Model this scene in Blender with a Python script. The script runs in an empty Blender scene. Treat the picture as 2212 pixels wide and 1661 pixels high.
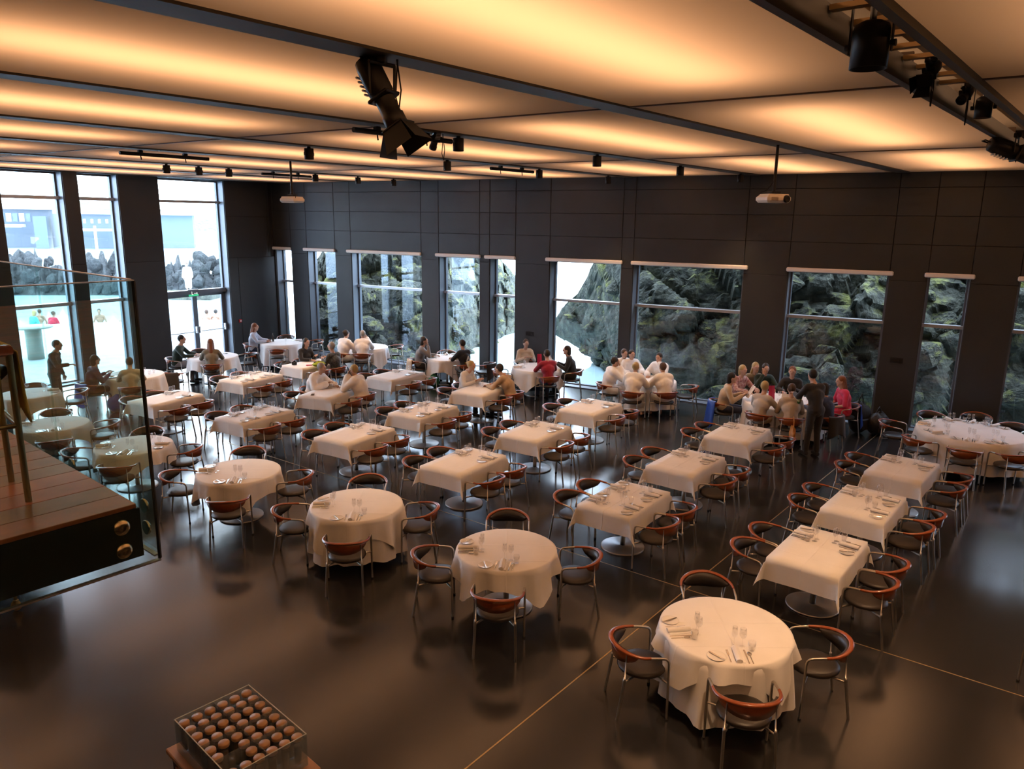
import bpy, math, random
from math import sin, cos, pi, radians as R, sqrt, atan2, hypot
from mathutils import Vector as V, Matrix, noise, Quaternion
random.seed(7)
scene = bpy.context.scene
col = scene.collection
EXPO, SKY, TUBE, FOG, SPOT = 0.68, 8.0, 13.5, .0012, 150
# ------------------------------------------------------------------ camera
FPX, PITCH, ROLL, CH = 1604.6, R(12.52), R(0.74), 4.616
FW = V((0, cos(PITCH), -sin(PITCH))); UP0 = V((0, sin(PITCH), cos(PITCH))); RT0 = V((1, 0, 0))
RT = RT0 * cos(ROLL) + UP0 * sin(ROLL); UPV = UP0 * cos(ROLL) - RT0 * sin(ROLL)
cam = bpy.data.objects.new('camera', bpy.data.cameras.new('camera')); col.objects.link(cam)
cam.data.sensor_fit = 'HORIZONTAL'; cam.data.sensor_width = 36; cam.data.lens = FPX / 2212 * 36
cam.data.clip_start = .05; cam.data.clip_end = 600
m4 = Matrix(((RT.x, UPV.x, -FW.x, 0), (RT.y, UPV.y, -FW.y, 0), (RT.z, UPV.z, -FW.z, CH), (0, 0, 0, 1)))
cam.matrix_world = m4
scene.camera = cam
def F(u, v, z=0.0):
    """photo pixel -> point on the horizontal plane at height z"""
    d = FW + RT * ((u - 1106) / FPX) - UPV * ((v - 830.5) / FPX)
    t = (z - CH) / d.z
    return V((d.x * t, d.y * t, z))
def ray(u, v): return (FW + RT * ((u - 1106) / FPX) - UPV * ((v - 830.5) / FPX)).normalized()
# ------------------------------------------------------------------ world, light, exposure
vs = scene.view_settings
vs.view_transform = 'Standard'; vs.look = 'None'; vs.gamma = 1; vs.exposure = EXPO
vs.use_curve_mapping = False
scene.cycles.use_denoising = True
scene.cycles.use_adaptive_sampling = True; scene.cycles.adaptive_threshold = .05
scene.cycles.max_bounces = 5; scene.cycles.diffuse_bounces = 3; scene.cycles.glossy_bounces = 3
scene.cycles.transmission_bounces = 4; scene.cycles.transparent_max_bounces = 16; scene.cycles.volume_bounces = 0
scene.cycles.caustics_reflective = False; scene.cycles.caustics_refractive = False
scene.cycles.sample_clamp_indirect = 6
w = bpy.data.worlds.new('overcast_sky'); scene.world = w; w.use_nodes = True
nt = w.node_tree; bg = nt.nodes['Background']; bg.inputs[1].default_value = SKY
tc = nt.nodes.new('ShaderNodeTexCoord'); nz = nt.nodes.new('ShaderNodeTexNoise'); nz.inputs['Scale'].default_value = 3; nz.inputs['Detail'].default_value = 5
rp = nt.nodes.new('ShaderNodeValToRGB'); rp.color_ramp.elements[0].color = (.52, .64, .95, 1); rp.color_ramp.elements[1].color = (.86, .93, 1, 1)
rp.color_ramp.elements[0].position = .32; rp.color_ramp.elements[1].position = .62
nt.links.new(tc.outputs['Generated'], nz.inputs['Vector']); nt.links.new(nz.outputs[0], rp.inputs[0]); nt.links.new(rp.outputs[0], bg.inputs[0])
# ------------------------------------------------------------------ materials
MATS = {}
def mat(name, c, rough=.5, metal=0, var=0, nscale=8, bump=0, bscale=60, coat=0, spec=.5, c2=None, sheen=0, bdist=.01):
    if name in MATS: return MATS[name]
    m = bpy.data.materials.new(name); m.use_nodes = True; t = m.node_tree; b = t.nodes['Principled BSDF']
    b.inputs['Base Color'].default_value = (*c, 1); b.inputs['Roughness'].default_value = rough; b.inputs['Metallic'].default_value = metal
    b.inputs['Coat Weight'].default_value = coat; b.inputs['Coat Roughness'].default_value = .12; b.inputs['Specular IOR Level'].default_value = spec
    if sheen: b.inputs['Sheen Weight'].default_value = sheen
    co = t.nodes.new('ShaderNodeTexCoord')
    if var or c2:
        n = t.nodes.new('ShaderNodeTexNoise'); n.inputs['Scale'].default_value = nscale; n.inputs['Detail'].default_value = 5
        r = t.nodes.new('ShaderNodeValToRGB'); r.color_ramp.elements[0].position = .3; r.color_ramp.elements[1].position = .7
        k2 = c2 or tuple(min(1, x * (1 + var)) for x in c); k1 = c if c2 else tuple(x * (1 - var) for x in c)
        r.color_ramp.elements[0].color = (*k1, 1); r.color_ramp.elements[1].color = (*k2, 1)
        t.links.new(co.outputs['Object'], n.inputs['Vector']); t.links.new(n.outputs[0], r.inputs[0]); t.links.new(r.outputs[0], b.inputs['Base Color'])
    if bump:
        n = t.nodes.new('ShaderNodeTexNoise'); n.inputs['Scale'].default_value = bscale; n.inputs['Detail'].default_value = 4
        bp = t.nodes.new('ShaderNodeBump'); bp.inputs['Strength'].default_value = bump; bp.inputs['Distance'].default_value = bdist
        t.links.new(co.outputs['Object'], n.inputs['Vector']); t.links.new(n.outputs[0], bp.inputs['Height']); t.links.new(bp.outputs[0], b.inputs['Normal'])
    MATS[name] = m; return m
def glassm(name, tint, gloss=(1, 1, 1), base=.045, edge=.75, rough=0.0, frost_reflect=0):
    if name in MATS: return MATS[name]
    m = bpy.data.materials.new(name); m.use_nodes = True; t = m.node_tree; t.nodes.clear()
    o = t.nodes.new('ShaderNodeOutputMaterial'); mx = t.nodes.new('ShaderNodeMixShader'); tr = t.nodes.new('ShaderNodeBsdfTransparent'); g = t.nodes.new('ShaderNodeBsdfGlossy'); lw = t.nodes.new('ShaderNodeLayerWeight')
    pw = t.nodes.new('ShaderNodeMath'); pw.operation = 'POWER'; pw.inputs[1].default_value = 4.5; ma = t.nodes.new('ShaderNodeMath'); ma.operation = 'MULTIPLY_ADD'; ma.inputs[1].default_value = edge; ma.inputs[2].default_value = base
    lw.inputs[0].default_value = .5
    tr.inputs[0].default_value = (*tint, 1); g.inputs[0].default_value = (*gloss, 1); g.inputs['Roughness'].default_value = rough
    t.links.new(lw.outputs['Facing'], pw.inputs[0]); t.links.new(pw.outputs[0], ma.inputs[0]); t.links.new(ma.outputs[0], mx.inputs[0]); t.links.new(tr.outputs[0], mx.inputs[1]); t.links.new(g.outputs[0], mx.inputs[2]); t.links.new(mx.outputs[0], o.inputs[0])
    if frost_reflect:
        df = t.nodes.new('ShaderNodeBsdfDiffuse'); df.inputs[0].default_value = (.55, .60, .62, 1); m2 = t.nodes.new('ShaderNodeMixShader'); m2.inputs[0].default_value = frost_reflect  # grey-blue diffuse mixed in for slight frosting and the grey reflection
        t.links.new(mx.outputs[0], m2.inputs[1]); t.links.new(df.outputs[0], m2.inputs[2]); t.links.new(m2.outputs[0], o.inputs[0])
    MATS[name] = m; return m
def emis(name, c, s):
    if name in MATS: return MATS[name]
    m = bpy.data.materials.new(name); m.use_nodes = True; b = m.node_tree.nodes['Principled BSDF']
    b.inputs['Base Color'].default_value = (*c, 1); b.inputs['Emission Color'].default_value = (*c, 1); b.inputs['Emission Strength'].default_value = s
    MATS[name] = m; return m
CLOTH = mat('linen', (.80, .79, .78), .75, var=.04, nscale=3, bump=.12, bscale=260, sheen=.2)
def add_creases(m):   # ironed fold lines of the linen, fine relief only
    t = m.node_tree; b = t.nodes['Principled BSDF']; old = b.inputs['Normal'].links[0].from_node
    co = t.nodes.new('ShaderNodeTexCoord'); sp = t.nodes.new('ShaderNodeSeparateXYZ'); t.links.new(co.outputs['Object'], sp.inputs[0]); prev = None
    for ax, offs in ((0, 0.0), (1, .1), (1, -.32)):
        a = t.nodes.new('ShaderNodeMath'); a.operation = 'SUBTRACT'; a.inputs[1].default_value = offs; t.links.new(sp.outputs[ax], a.inputs[0])
        q = t.nodes.new('ShaderNodeMath'); q.operation = 'ABSOLUTE'; t.links.new(a.outputs[0], q.inputs[0])
        s = t.nodes.new('ShaderNodeMapRange'); s.inputs[1].default_value = 0; s.inputs[2].default_value = .012; s.inputs[3].default_value = 1; s.inputs[4].default_value = 0; t.links.new(q.outputs[0], s.inputs[0])
        if prev is None: prev = s
        else:
            mx = t.nodes.new('ShaderNodeMath'); mx.operation = 'MAXIMUM'; t.links.new(prev.outputs[0], mx.inputs[0]); t.links.new(s.outputs[0], mx.inputs[1]); prev = mx
    bp = t.nodes.new('ShaderNodeBump'); bp.inputs['Strength'].default_value = .5; bp.inputs['Distance'].default_value = .006
    t.links.new(prev.outputs[0], bp.inputs['Height']); t.links.new(old.outputs[0], bp.inputs['Normal']); t.links.new(bp.outputs[0], b.inputs['Normal'])
add_creases(CLOTH)
WOOD = mat('cognac_wood', (.26, .055, .011), .3, var=.25, nscale=12, coat=.6)
LEATHER = mat('dark_leather', (.022, .017, .014), .40, bump=.1, bscale=150)
STEEL = mat('satin_steel', (.50, .47, .43), .3, 1)
DISC = mat('brushed_steel', (.60, .60, .60), .38, .8)
BLACK = mat('black_metal', (.012, .012, .013), .45, .3)
RUBBER = mat('black_rubber', (.01, .01, .01), .8)
WALLM = mat('charcoal_panel', (.030, .032, .033), .5, var=.12, nscale=1.2, bump=.06, bscale=25)
WALLJ = mat('panel_joint', (.012, .012, .013), .8)
FRAME = mat('window_frame_grey', (.16, .18, .21), .4, .4)
ALU = mat('aluminium', (.55, .56, .58), .32, .8)
BLIND = mat('white_blind_case', (.82, .78, .74), .5)
BEAM = mat('grey_beam', (.115, .10, .08), .6)
PANE = glassm('window_glass', (.90, .95, .97), (.9, .95, 1))
GREEN = glassm('balustrade_glass', (.90, .98, .965), (.85, 1, .97))
GLASS = glassm('drinking_glass', (.97, .97, .97), (1, 1, 1), .06, .85)
ACRYL = glassm('acrylic', (.88, .92, .92), (1, 1, 1), .08, frost_reflect=.14)
CHINA = mat('white_china', (.80, .79, .77), .2, coat=.4)
SILVER = mat('cutlery_steel', (.75, .74, .72), .16, 1)
# ------------------------------------------------------------------ mesh tools
class MB:
    def __init__(s): s.v = []; s.f = []; s.sm = []
    def add(s, vs, fs, smooth=False):
        b = len(s.v); s.v += [tuple(p) for p in vs]; s.f += [tuple(i + b for i in q) for q in fs]; s.sm += [smooth] * len(fs); return s
    def box(s, c, d, rz=0, M=None, bev=0):
        hx, hy, hz = d[0] / 2, d[1] / 2, d[2] / 2
        if bev:
            b = min(bev, hx * .9, hy * .9, hz * .9); P = []
            for z, k in ((-hz, b), (-hz + b, 0), (hz - b, 0), (hz, b)):
                x, y = hx - k, hy - k; q = b if not k else b * .35
                P += [(x - q, -y, z), (x, -y + q, z), (x, y - q, z), (x - q, y, z), (-x + q, y, z), (-x, y - q, z), (-x, -y + q, z), (-x + q, -y, z)]
            Fc = [tuple(range(7, -1, -1)), tuple(range(24, 32))]
            for r in range(3):
                for i in range(8): Fc.append((r * 8 + i, r * 8 + (i + 1) % 8, r * 8 + 8 + (i + 1) % 8, r * 8 + 8 + i))
        else:
            P = [(x, y, z) for z in (-hz, hz) for x, y in ((-hx, -hy), (hx, -hy), (hx, hy), (-hx, hy))]
            Fc = [(3, 2, 1, 0), (4, 5, 6, 7), (0, 1, 5, 4), (1, 2, 6, 5), (2, 3, 7, 6), (3, 0, 4, 7)]
        T = (M or Matrix.Rotation(rz, 3, 'Z'))
        return s.add([T @ V(p) + V(c) for p in P], Fc)
    def prism(s, poly, z0, z1):
        n = len(poly)
        return s.add([(p[0], p[1], z0) for p in poly] + [(p[0], p[1], z1) for p in poly], [tuple(range(n - 1, -1, -1)), tuple(range(n, 2 * n))] + [(i, (i + 1) % n, n + (i + 1) % n, n + i) for i in range(n)])
    def tube(s, pts, r, n=8, closed=False, flat=None):
        pts = [V(p) for p in pts]; N = len(pts); rs = r if isinstance(r, (list, tuple)) else [r] * N; P = []; up = None
        for i in range(N):
            t = (pts[(i + 1) % N] - pts[i - 1]) if closed or 0 < i < N - 1 else (pts[1] - pts[0] if i == 0 else pts[-1] - pts[-2])
            t = t.normalized() if t.length > 1e-9 else V((0, 0, 1))
            if up is None: up = t.orthogonal().normalized() if abs(t.z) > .95 else V((0, 0, 1)).cross(t).normalized()
            a = (up - t * up.dot(t)).normalized(); b = t.cross(a); up = a
            for k in range(n):
                th = 2 * pi * k / n; P.append(pts[i] + (a * cos(th) + b * sin(th) * (flat or 1)) * rs[i])
        fs = []
        for i in range(N if closed else N - 1):
            j = (i + 1) % N
            for k in range(n): fs.append((i * n + k, i * n + (k + 1) % n, j * n + (k + 1) % n, j * n + k))
        s.add(P, fs, True)
        if not closed: s.add(P[:n], [tuple(range(n - 1, -1, -1))]); s.add(P[-n:], [tuple(range(n))])
        return s
    def lathe(s, prof, n=20, c=(0, 0, 0), M=None, smooth=True):
        P = []; fs = []
        for r, z in prof:
            for k in range(n): P.append((r * cos(2 * pi * k / n), r * sin(2 * pi * k / n), z))
        for i in range(len(prof) - 1):
            for k in range(n): fs.append((i * n + k, i * n + (k + 1) % n, (i + 1) * n + (k + 1) % n, (i + 1) * n + k))
        if M is not None: P = [M @ V(p) for p in P]
        s.add([V(p) + V(c) for p in P], fs, smooth)
        b = len(s.v) - len(P)
        for i, flip in ((0, True), (len(prof) - 1, False)):
            if prof[i][0] > 1e-6:
                q = [b + i * n + k for k in range(n)]; s.f.append(tuple(reversed(q)) if flip else tuple(q)); s.sm.append(False)
        return s
    def ell(s, c, r, n=12, M=None):
        prof = [(max(1e-5, sin(pi * i / 8)), -cos(pi * i / 8)) for i in range(9)]
        D = Matrix.Diagonal(V(r)); D = (M @ D) if M else D
        return s.lathe(prof, n, c, D)
    def cap(s, p0, p1, r0, r1, n=10):
        p0, p1 = V(p0), V(p1); d = p1 - p0; L = d.length
        q = d.to_track_quat('Z', 'Y').to_matrix() if L > 1e-6 else Matrix.Identity(3)
        prof = [(max(1e-5, r0 * cos(a)), r0 * sin(a)) for a in (-pi / 2, -pi / 3, -pi / 6, 0)] + [(max(1e-5, r1 * cos(a)), L + r1 * sin(a)) for a in (0, pi / 6, pi / 3, pi / 2)]
        return s.lathe(prof, n, p0, q)
    def grid(s, fn, nu, nv, smooth=True):
        P = [fn(i / nu, j / nv) for j in range(nv + 1) for i in range(nu + 1)]
        return s.add(P, [(j * (nu + 1) + i, j * (nu + 1) + i + 1, (j + 1) * (nu + 1) + i + 1, (j + 1) * (nu + 1) + i) for j in range(nv) for i in range(nu)], smooth)
    def mesh(s, name, m):
        me = bpy.data.meshes.new(name); me.from_pydata(s.v, [], s.f); me.polygons.foreach_set('use_smooth', s.sm)
        if m: me.materials.append(m)
        me.update(); return me
    def o(s, name, m, parent=None, loc=None, rz=0):
        ob = bpy.data.objects.new(name, s.mesh(name, m)); col.objects.link(ob); ob.parent = parent
        if loc is not None: ob.location = loc
        ob.rotation_euler.z = rz; return ob
def tag(o, label=None, cat=None, group=None, kind=None):
    for k, v in (('label', label), ('category', cat), ('group', group), ('kind', kind)):
        if v: o[k] = v
    return o
def empty(name, loc=(0, 0, 0), rz=0, label=None, cat=None, group=None):
    o = bpy.data.objects.new(name, None); col.objects.link(o); o.location = loc; o.rotation_euler.z = rz; o.empty_display_size = .1
    return tag(o, label, cat, group)
KIDS = {}
def copy_tree(o, loc=None, rz=None, label=None, group=None, parent=None):
    c = o.copy(); col.objects.link(c); c.parent = parent
    if loc is not None: c.location = loc
    if rz is not None: c.rotation_euler.z = rz
    if label: c['label'] = label
    if group: c['group'] = group
    if o.name not in KIDS: KIDS[o.name] = list(o.children)
    for ch in KIDS[o.name]: copy_tree(ch, parent=c)
    return c
class Proto:      # the first call places the prototype itself, later calls copies
    def __init__(s, root): s.root = root; s.used = False
    def __call__(s, loc, rz=0, label=None, group=None):
        if not s.used:
            s.used = True; r = s.root; r.location = loc; r.rotation_euler.z = rz
            if label: r['label'] = label
            if group: r['group'] = group
            return r
        return copy_tree(s.root, loc, rz, label, group)
def clip(poly, clipper):
    """convex clip (counter-clockwise clipper)"""
    out = list(poly)
    for i in range(len(clipper)):
        a, b = clipper[i], clipper[(i + 1) % len(clipper)]; inp, out = out, []
        sd = lambda p: (b[0] - a[0]) * (p[1] - a[1]) - (b[1] - a[1]) * (p[0] - a[0])
        for k in range(len(inp)):
            p, q = inp[k - 1], inp[k]; sp, sq = sd(p), sd(q)
            if (sp >= 0) != (sq >= 0):
                t = sp / (sp - sq); out.append((p[0] + (q[0] - p[0]) * t, p[1] + (q[1] - p[1]) * t))
            if sq >= 0: out.append(q)
        if len(out) < 3: return []
    return out
# ------------------------------------------------------------------ room shell
ZC = 5.727; ZR = 6.5
C0 = V((-8.357, 26.121, 0)); DR = V((.8719, -.4897, 0)); NR = V((.4897, .8719, 0))
C1 = V((-8.249, 26.13, 0)); DL = V((.5346, .8451, 0)); NL = V((-.8451, .5346, 0))
def RW(s, d, z): return C0 + DR * s + NR * d + V((0, 0, z))
def LW(t, d, z): return C1 + DL * t + NL * d + V((0, 0, z))
AR = atan2(DR.y, DR.x); AL = atan2(DL.y, DL.x)
def wbox(m, fn, ang, a, b, d0, d1, z0, z1, bev=0):
    return m.box(fn((a + b) / 2, (d0 + d1) / 2, (z0 + z1) / 2), (b - a, d1 - d0, z1 - z0), ang, bev=bev)
ROOM = [(-24.3, -6), (17.8, -6), (17.8, 11.42), (-8.3, 26.13), (-24.3, .8)]
# floor
fm = mat('polished_concrete', (.024, .024, .025), .2, spec=.5, coat=.28)
def floor_rough(m):
    t = m.node_tree; b = t.nodes['Principled BSDF']; co = t.nodes.new('ShaderNodeTexCoord'); n = t.nodes.new('ShaderNodeTexNoise'); n.inputs['Scale'].default_value = .6; n.inputs['Detail'].default_value = 2
    r = t.nodes.new('ShaderNodeMapRange'); r.inputs[1].default_value = .3; r.inputs[2].default_value = .7; r.inputs[3].default_value = .17; r.inputs[4].default_value = .25
    t.links.new(co.outputs['Object'], n.inputs['Vector']); t.links.new(n.outputs[0], r.inputs[0]); t.links.new(r.outputs[0], b.inputs['Roughness'])
floor_rough(fm)
m = MB(); m.prism([(-25, -6.5), (18.3, -6.5), (18.3, 11.6), (-8.2, 26.7), (-9, 26.5), (-25, 1)], -.3, 0)
floor = tag(m.o('floor', fm), kind='structure')
JM = mat('pale_joint_metal', (.55, .40, .22), .35, .7)
def joint(p, q):
    p, q = V(p), V(q); d = q - p
    MB().box((p + q) / 2 + V((0, 0, .0005)), (d.length, .014, .003), atan2(d.y, d.x)).o('joint_strip', JM, floor)
ja, jb = F(1005, 1661), F(1930, 910); dj = (jb - ja).normalized()
joint(ja - dj * 6, ja + dj * 17.2)
la, lb = F(685, 1018), F(2212, 1505); dk = (lb - la).normalized()
joint(la - dk * 6, lb + dk * 5)
# right window wall
WIN = [(.137, .879), (1.61, 2.86), (3.539, 6.343), (6.99, 8.439), (8.782, 9.636), (10.728, 12.839), (13.171, 16.006), (17.05, 19.198), (19.948, 20.76), (21.624, 23.2), (24.4, 27.2)]
BLN = [(.06, .90), (1.495, 2.892), (3.397, 6.364), (6.905, 8.499), (8.64, 9.662), (10.627, 12.893), (13.132, 16.115), (17.011, 19.279), (19.886, 20.831), (21.586, 23.3), (24.3, 27.3)]
edges = [-.45] + [e for wd in WIN for e in wd] + [30.5]
WT = 3.52
m = MB()
for k in range(0, len(edges), 2): wbox(m, RW, AR, edges[k], edges[k + 1], .03, .44, 0, ZR)
for a, b in WIN: wbox(m, RW, AR, a, b, .03, .44, WT + .02, ZR)
wr = tag(m.o('wall_right', WALLJ), kind='structure')
zb = [4.19, 4.80, 5.40, ZC - .004]
def panel(fn, ang, a, b, z0, z1, par):
    m = MB(); wbox(m, fn, ang, a + .006, b - .006, 0, .032, z0 + .004, z1 - .004, .004); return m.o('wall_panel', WALLM, par)
for k in range(0, len(edges), 2):
    a, b = edges[k], edges[k + 1]
    if b <= a: continue
    panel(RW, AR, a, b, 0, 3.40, wr); z = 3.40
    for q in zb: panel(RW, AR, a, b, z, q, wr); z = q
for a, b in WIN:
    z = WT + .02
    for q in zb: panel(RW, AR, a, b, z, q, wr); z = q
ordw = ['first', 'second', 'third', 'fourth', 'fifth', 'sixth', 'seventh', 'eighth', 'ninth', 'tenth', 'eleventh']
GD = .36
def window(name, fn, ang, a, b, top, muls, doors=None):
    w_ = tag(empty(name, fn((a + b) / 2, GD, 0)), kind='structure'); inv = Matrix.Translation(-w_.location)
    def put(nm, mm, mt):
        mm.v = [tuple(V(p) - w_.location) for p in mm.v]; return mm.o(nm, mt, w_)
    fwid = .055
    m = MB(); wbox(m, fn, ang, a, a + fwid, GD - .05, GD + .05, 0, top); wbox(m, fn, ang, b - fwid, b, GD - .05, GD + .05, 0, top)
    wbox(m, fn, ang, a + fwid, b - fwid, GD - .05, GD + .05, top - .05, top); wbox(m, fn, ang, a + fwid, b - fwid, GD - .05, GD + .05, 0, .06); put('frame', m, FRAME)
    for x0, x1 in ((a, a + .012), (b - .012, b)): m = MB(); wbox(m, fn, ang, x0, x1, .035, GD - .05, 0, top); put('lit_jamb_liner', m, FRAME)  # added liner, lighter blue-grey: skylight on charcoal reveals put into the colour
    m = MB(); wbox(m, fn, ang, a + .012, b - .012, .03, GD - .05, 0, .03); put('sill', m, FRAME)
    z0 = .06
    for z, th, dp in muls:
        m = MB(); wbox(m, fn, ang, a + .012, b - .012, GD - dp, GD + .05, z - th / 2, z + th / 2); put('mullion', m, ALU if th < .1 else FRAME)
    zs = [.06] + [q for z, th, dp in muls for q in (z - th / 2, z + th / 2)] + [top - .05]
    for k in range(0, len(zs), 2):
        if doors and k == 0: continue
        m = MB(); wbox(m, fn, ang, a + fwid, b - fwid, GD - .006, GD + .006, zs[k], zs[k + 1]); put('pane', m, PANE)
    return w_
for i, (a, b) in enumerate(WIN):
    window('window_%d' % (i + 1), RW, AR, a, b, WT, [(2.42, .07, .12)])
    x0, x1 = BLN[i]; m = MB(); wbox(m, RW, AR, x0, x1, -.09, -.002, 3.50, 3.60, .02); r = m.o('roller_blind', BLIND)
    r.location = (0, 0, 0); tag(r, 'white rolled-up blind case above the %s window from the corner' % ordw[i], 'blind', 'rolled-up blinds along the window wall')
# left wall
LWIN = [(-14.2, -10.4), (-8.434, -6.91), (-6.514, -5.419), (-4.186, -1.947)]  # first opening is out of view, added to bring in light
ed = [-30] + [e for wd in LWIN for e in wd] + [0]
m = MB()
for k in range(0, len(ed), 2): wbox(m, LW, AL, ed[k], min(ed[k + 1], -.03), .03, .44, 0, ZR)
for a, b in LWIN: wbox(m, LW, AL, a, b, .03, .44, ZC - .03, ZR)
wl = tag(m.o('wall_left', WALLJ), kind='structure')
for k in range(0, len(ed), 2):
    a, b = ed[k], ed[k + 1]
    if b > -.1:
        panel(LW, AL, a, -1.58, 0, 3.27, wl); panel(LW, AL, -1.58, -.0, 0, 3.27, wl); panel(LW, AL, a, -.32, 3.27, 4.6, wl); panel(LW, AL, a, -.32, 4.6, ZC - .004, wl)
        for z0, z1 in ((3.275, 4.595), (4.605, ZC - .004)):   # rounded end of the wall
            pl = [LW(-.32, 0, 0)] + [LW(-.32 + .32 * sin(q), .32 - .32 * cos(q), 0) for q in [pi / 2 * j / 8 for j in range(9)]] + [LW(-.32, .40, 0)]
            MB().prism([(p.x, p.y) for p in pl][::1], z0, z1).o('rounded_end', WALLM, wl)
    else:
        st = [a] if b - a < 3 else [a + 2.6 * j for j in range(int((b - a) / 2.6) + 1)]
        for j, s0 in enumerate(st):
            s1 = st[j + 1] if j + 1 < len(st) else b
            if s1 - s0 > .05: panel(LW, AL, s0, s1, 0, 3.27, wl); panel(LW, AL, s0, s1, 3.27, ZC - .004, wl)
for i, (a, b) in enumerate(LWIN):
    window('window_%d' % (12 + i), LW, AL, a, b, ZC - .03, [(2.24, .13, .14), (5.03, .075, .14)] if i == 3 else [(2.2, .09, .14), (5.03, .085, .14)], doors=(i == 3))
# glass double door in the fourth left window
a, b = LWIN[3]; a += .055; b -= .055; mid = (a + b) / 2
for x0, x1, hs in ((a, mid, 1), (mid, b, -1)):
    d_ = tag(empty('door_1' if hs > 0 else 'door_2', LW(x0, GD, 0)), kind='structure')
    def put(nm, mm, mt):
        mm.v = [tuple(V(p) - d_.location) for p in mm.v]; return mm.o(nm, mt, d_)
    m = MB()
    for q0, q1, z0, z1 in ((x0, x0 + .08, .02, 2.17), (x1 - .08, x1, .02, 2.17), (x0 + .08, x1 - .08, .02, .12), (x0 + .08, x1 - .08, 2.09, 2.17)): wbox(m, LW, AL, q0, q1, GD - .035, GD + .035, z0, z1)
    put('door_frame', m, FRAME)
    m = MB(); wbox(m, LW, AL, x0 + .08, x1 - .08, GD - .006, GD + .006, .12, 2.09); put('pane', m, PANE)
    m = MB(); m.tube([LW(x0 + .1, GD - .12, .98), LW(x1 - .1, GD - .12, .98)], .018, 8); put('push_bar', m, ALU)
    for q in (x0 + .04, x1 - .04): m = MB(); wbox(m, LW, AL, q - .025, q + .025, GD - .14, GD - .035, .92, 1.14, .01); put('bar_bracket', m, ALU)
# other walls (out of the frame)
m = MB(); m.box((-3.25, -6.2, 3.2), (43, .3, 6.6)); tag(m.o('wall_back', WALLM), kind='structure')
m = MB(); m.box((18.0, 2.6, 3.2), (.3, 17.6, 6.6)); tag(m.o('wall_side', WALLM), kind='structure')
m = MB(); m.box((-24.5, -2.6, 3.2), (.3, 6.8, 6.6)); tag(m.o('wall_end', WALLM), kind='structure')
# ------------------------------------------------------------------ luminous ceiling
TB, TS = R(39.94), R(-56.18)
NB = (cos(TB), -sin(TB)); DB = V((sin(TB), cos(TB), 0)); NS = (cos(TS), -sin(TS))
def crn(o, q):
    dt = NB[0] * NS[1] - NB[1] * NS[0]; return ((o * NS[1] - q * NB[1]) / dt, (NB[0] * q - NS[0] * o) / dt)
OFF = [10.8, 7.75, 4.7, 1.65, -1.42, -4.27, -7.36, -10.46, -13.42, -16.75, -19.45, -22.4]
HW = {-1.42: .25}
SQ = [-16.6, -10.7, -4.8, 1.2, 7.12, 13.1, 19.0, 25.0]
m = MB(); m.prism([(-26, -7), (19, -7), (19, 12.1), (-7.9, 27.2), (-9.6, 27), (-26, 1.2)], ZR, ZR + .2)
ceil = tag(m.o('ceiling', mat('plenum_paint', (.35, .33, .30), .9)), kind='structure')
fab = bpy.data.materials.new('stretch_fabric'); fab.use_nodes = True; t = fab.node_tree; t.nodes.clear()
o_ = t.nodes.new('ShaderNodeOutputMaterial'); mx = t.nodes.new('ShaderNodeMixShader'); tr = t.nodes.new('ShaderNodeBsdfTranslucent'); df = t.nodes.new('ShaderNodeBsdfDiffuse')
mx.inputs[0].default_value = .55; tr.inputs[0].default_value = (.62, .52, .42, 1); df.inputs[0].default_value = (.62, .58, .52, 1)
t.links.new(df.outputs[0], mx.inputs[1]); t.links.new(tr.outputs[0], mx.inputs[2]); t.links.new(mx.outputs[0], o_.inputs[0])
SEAM = mat('ceiling_seam', (.16, .11, .08), .6)
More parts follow.
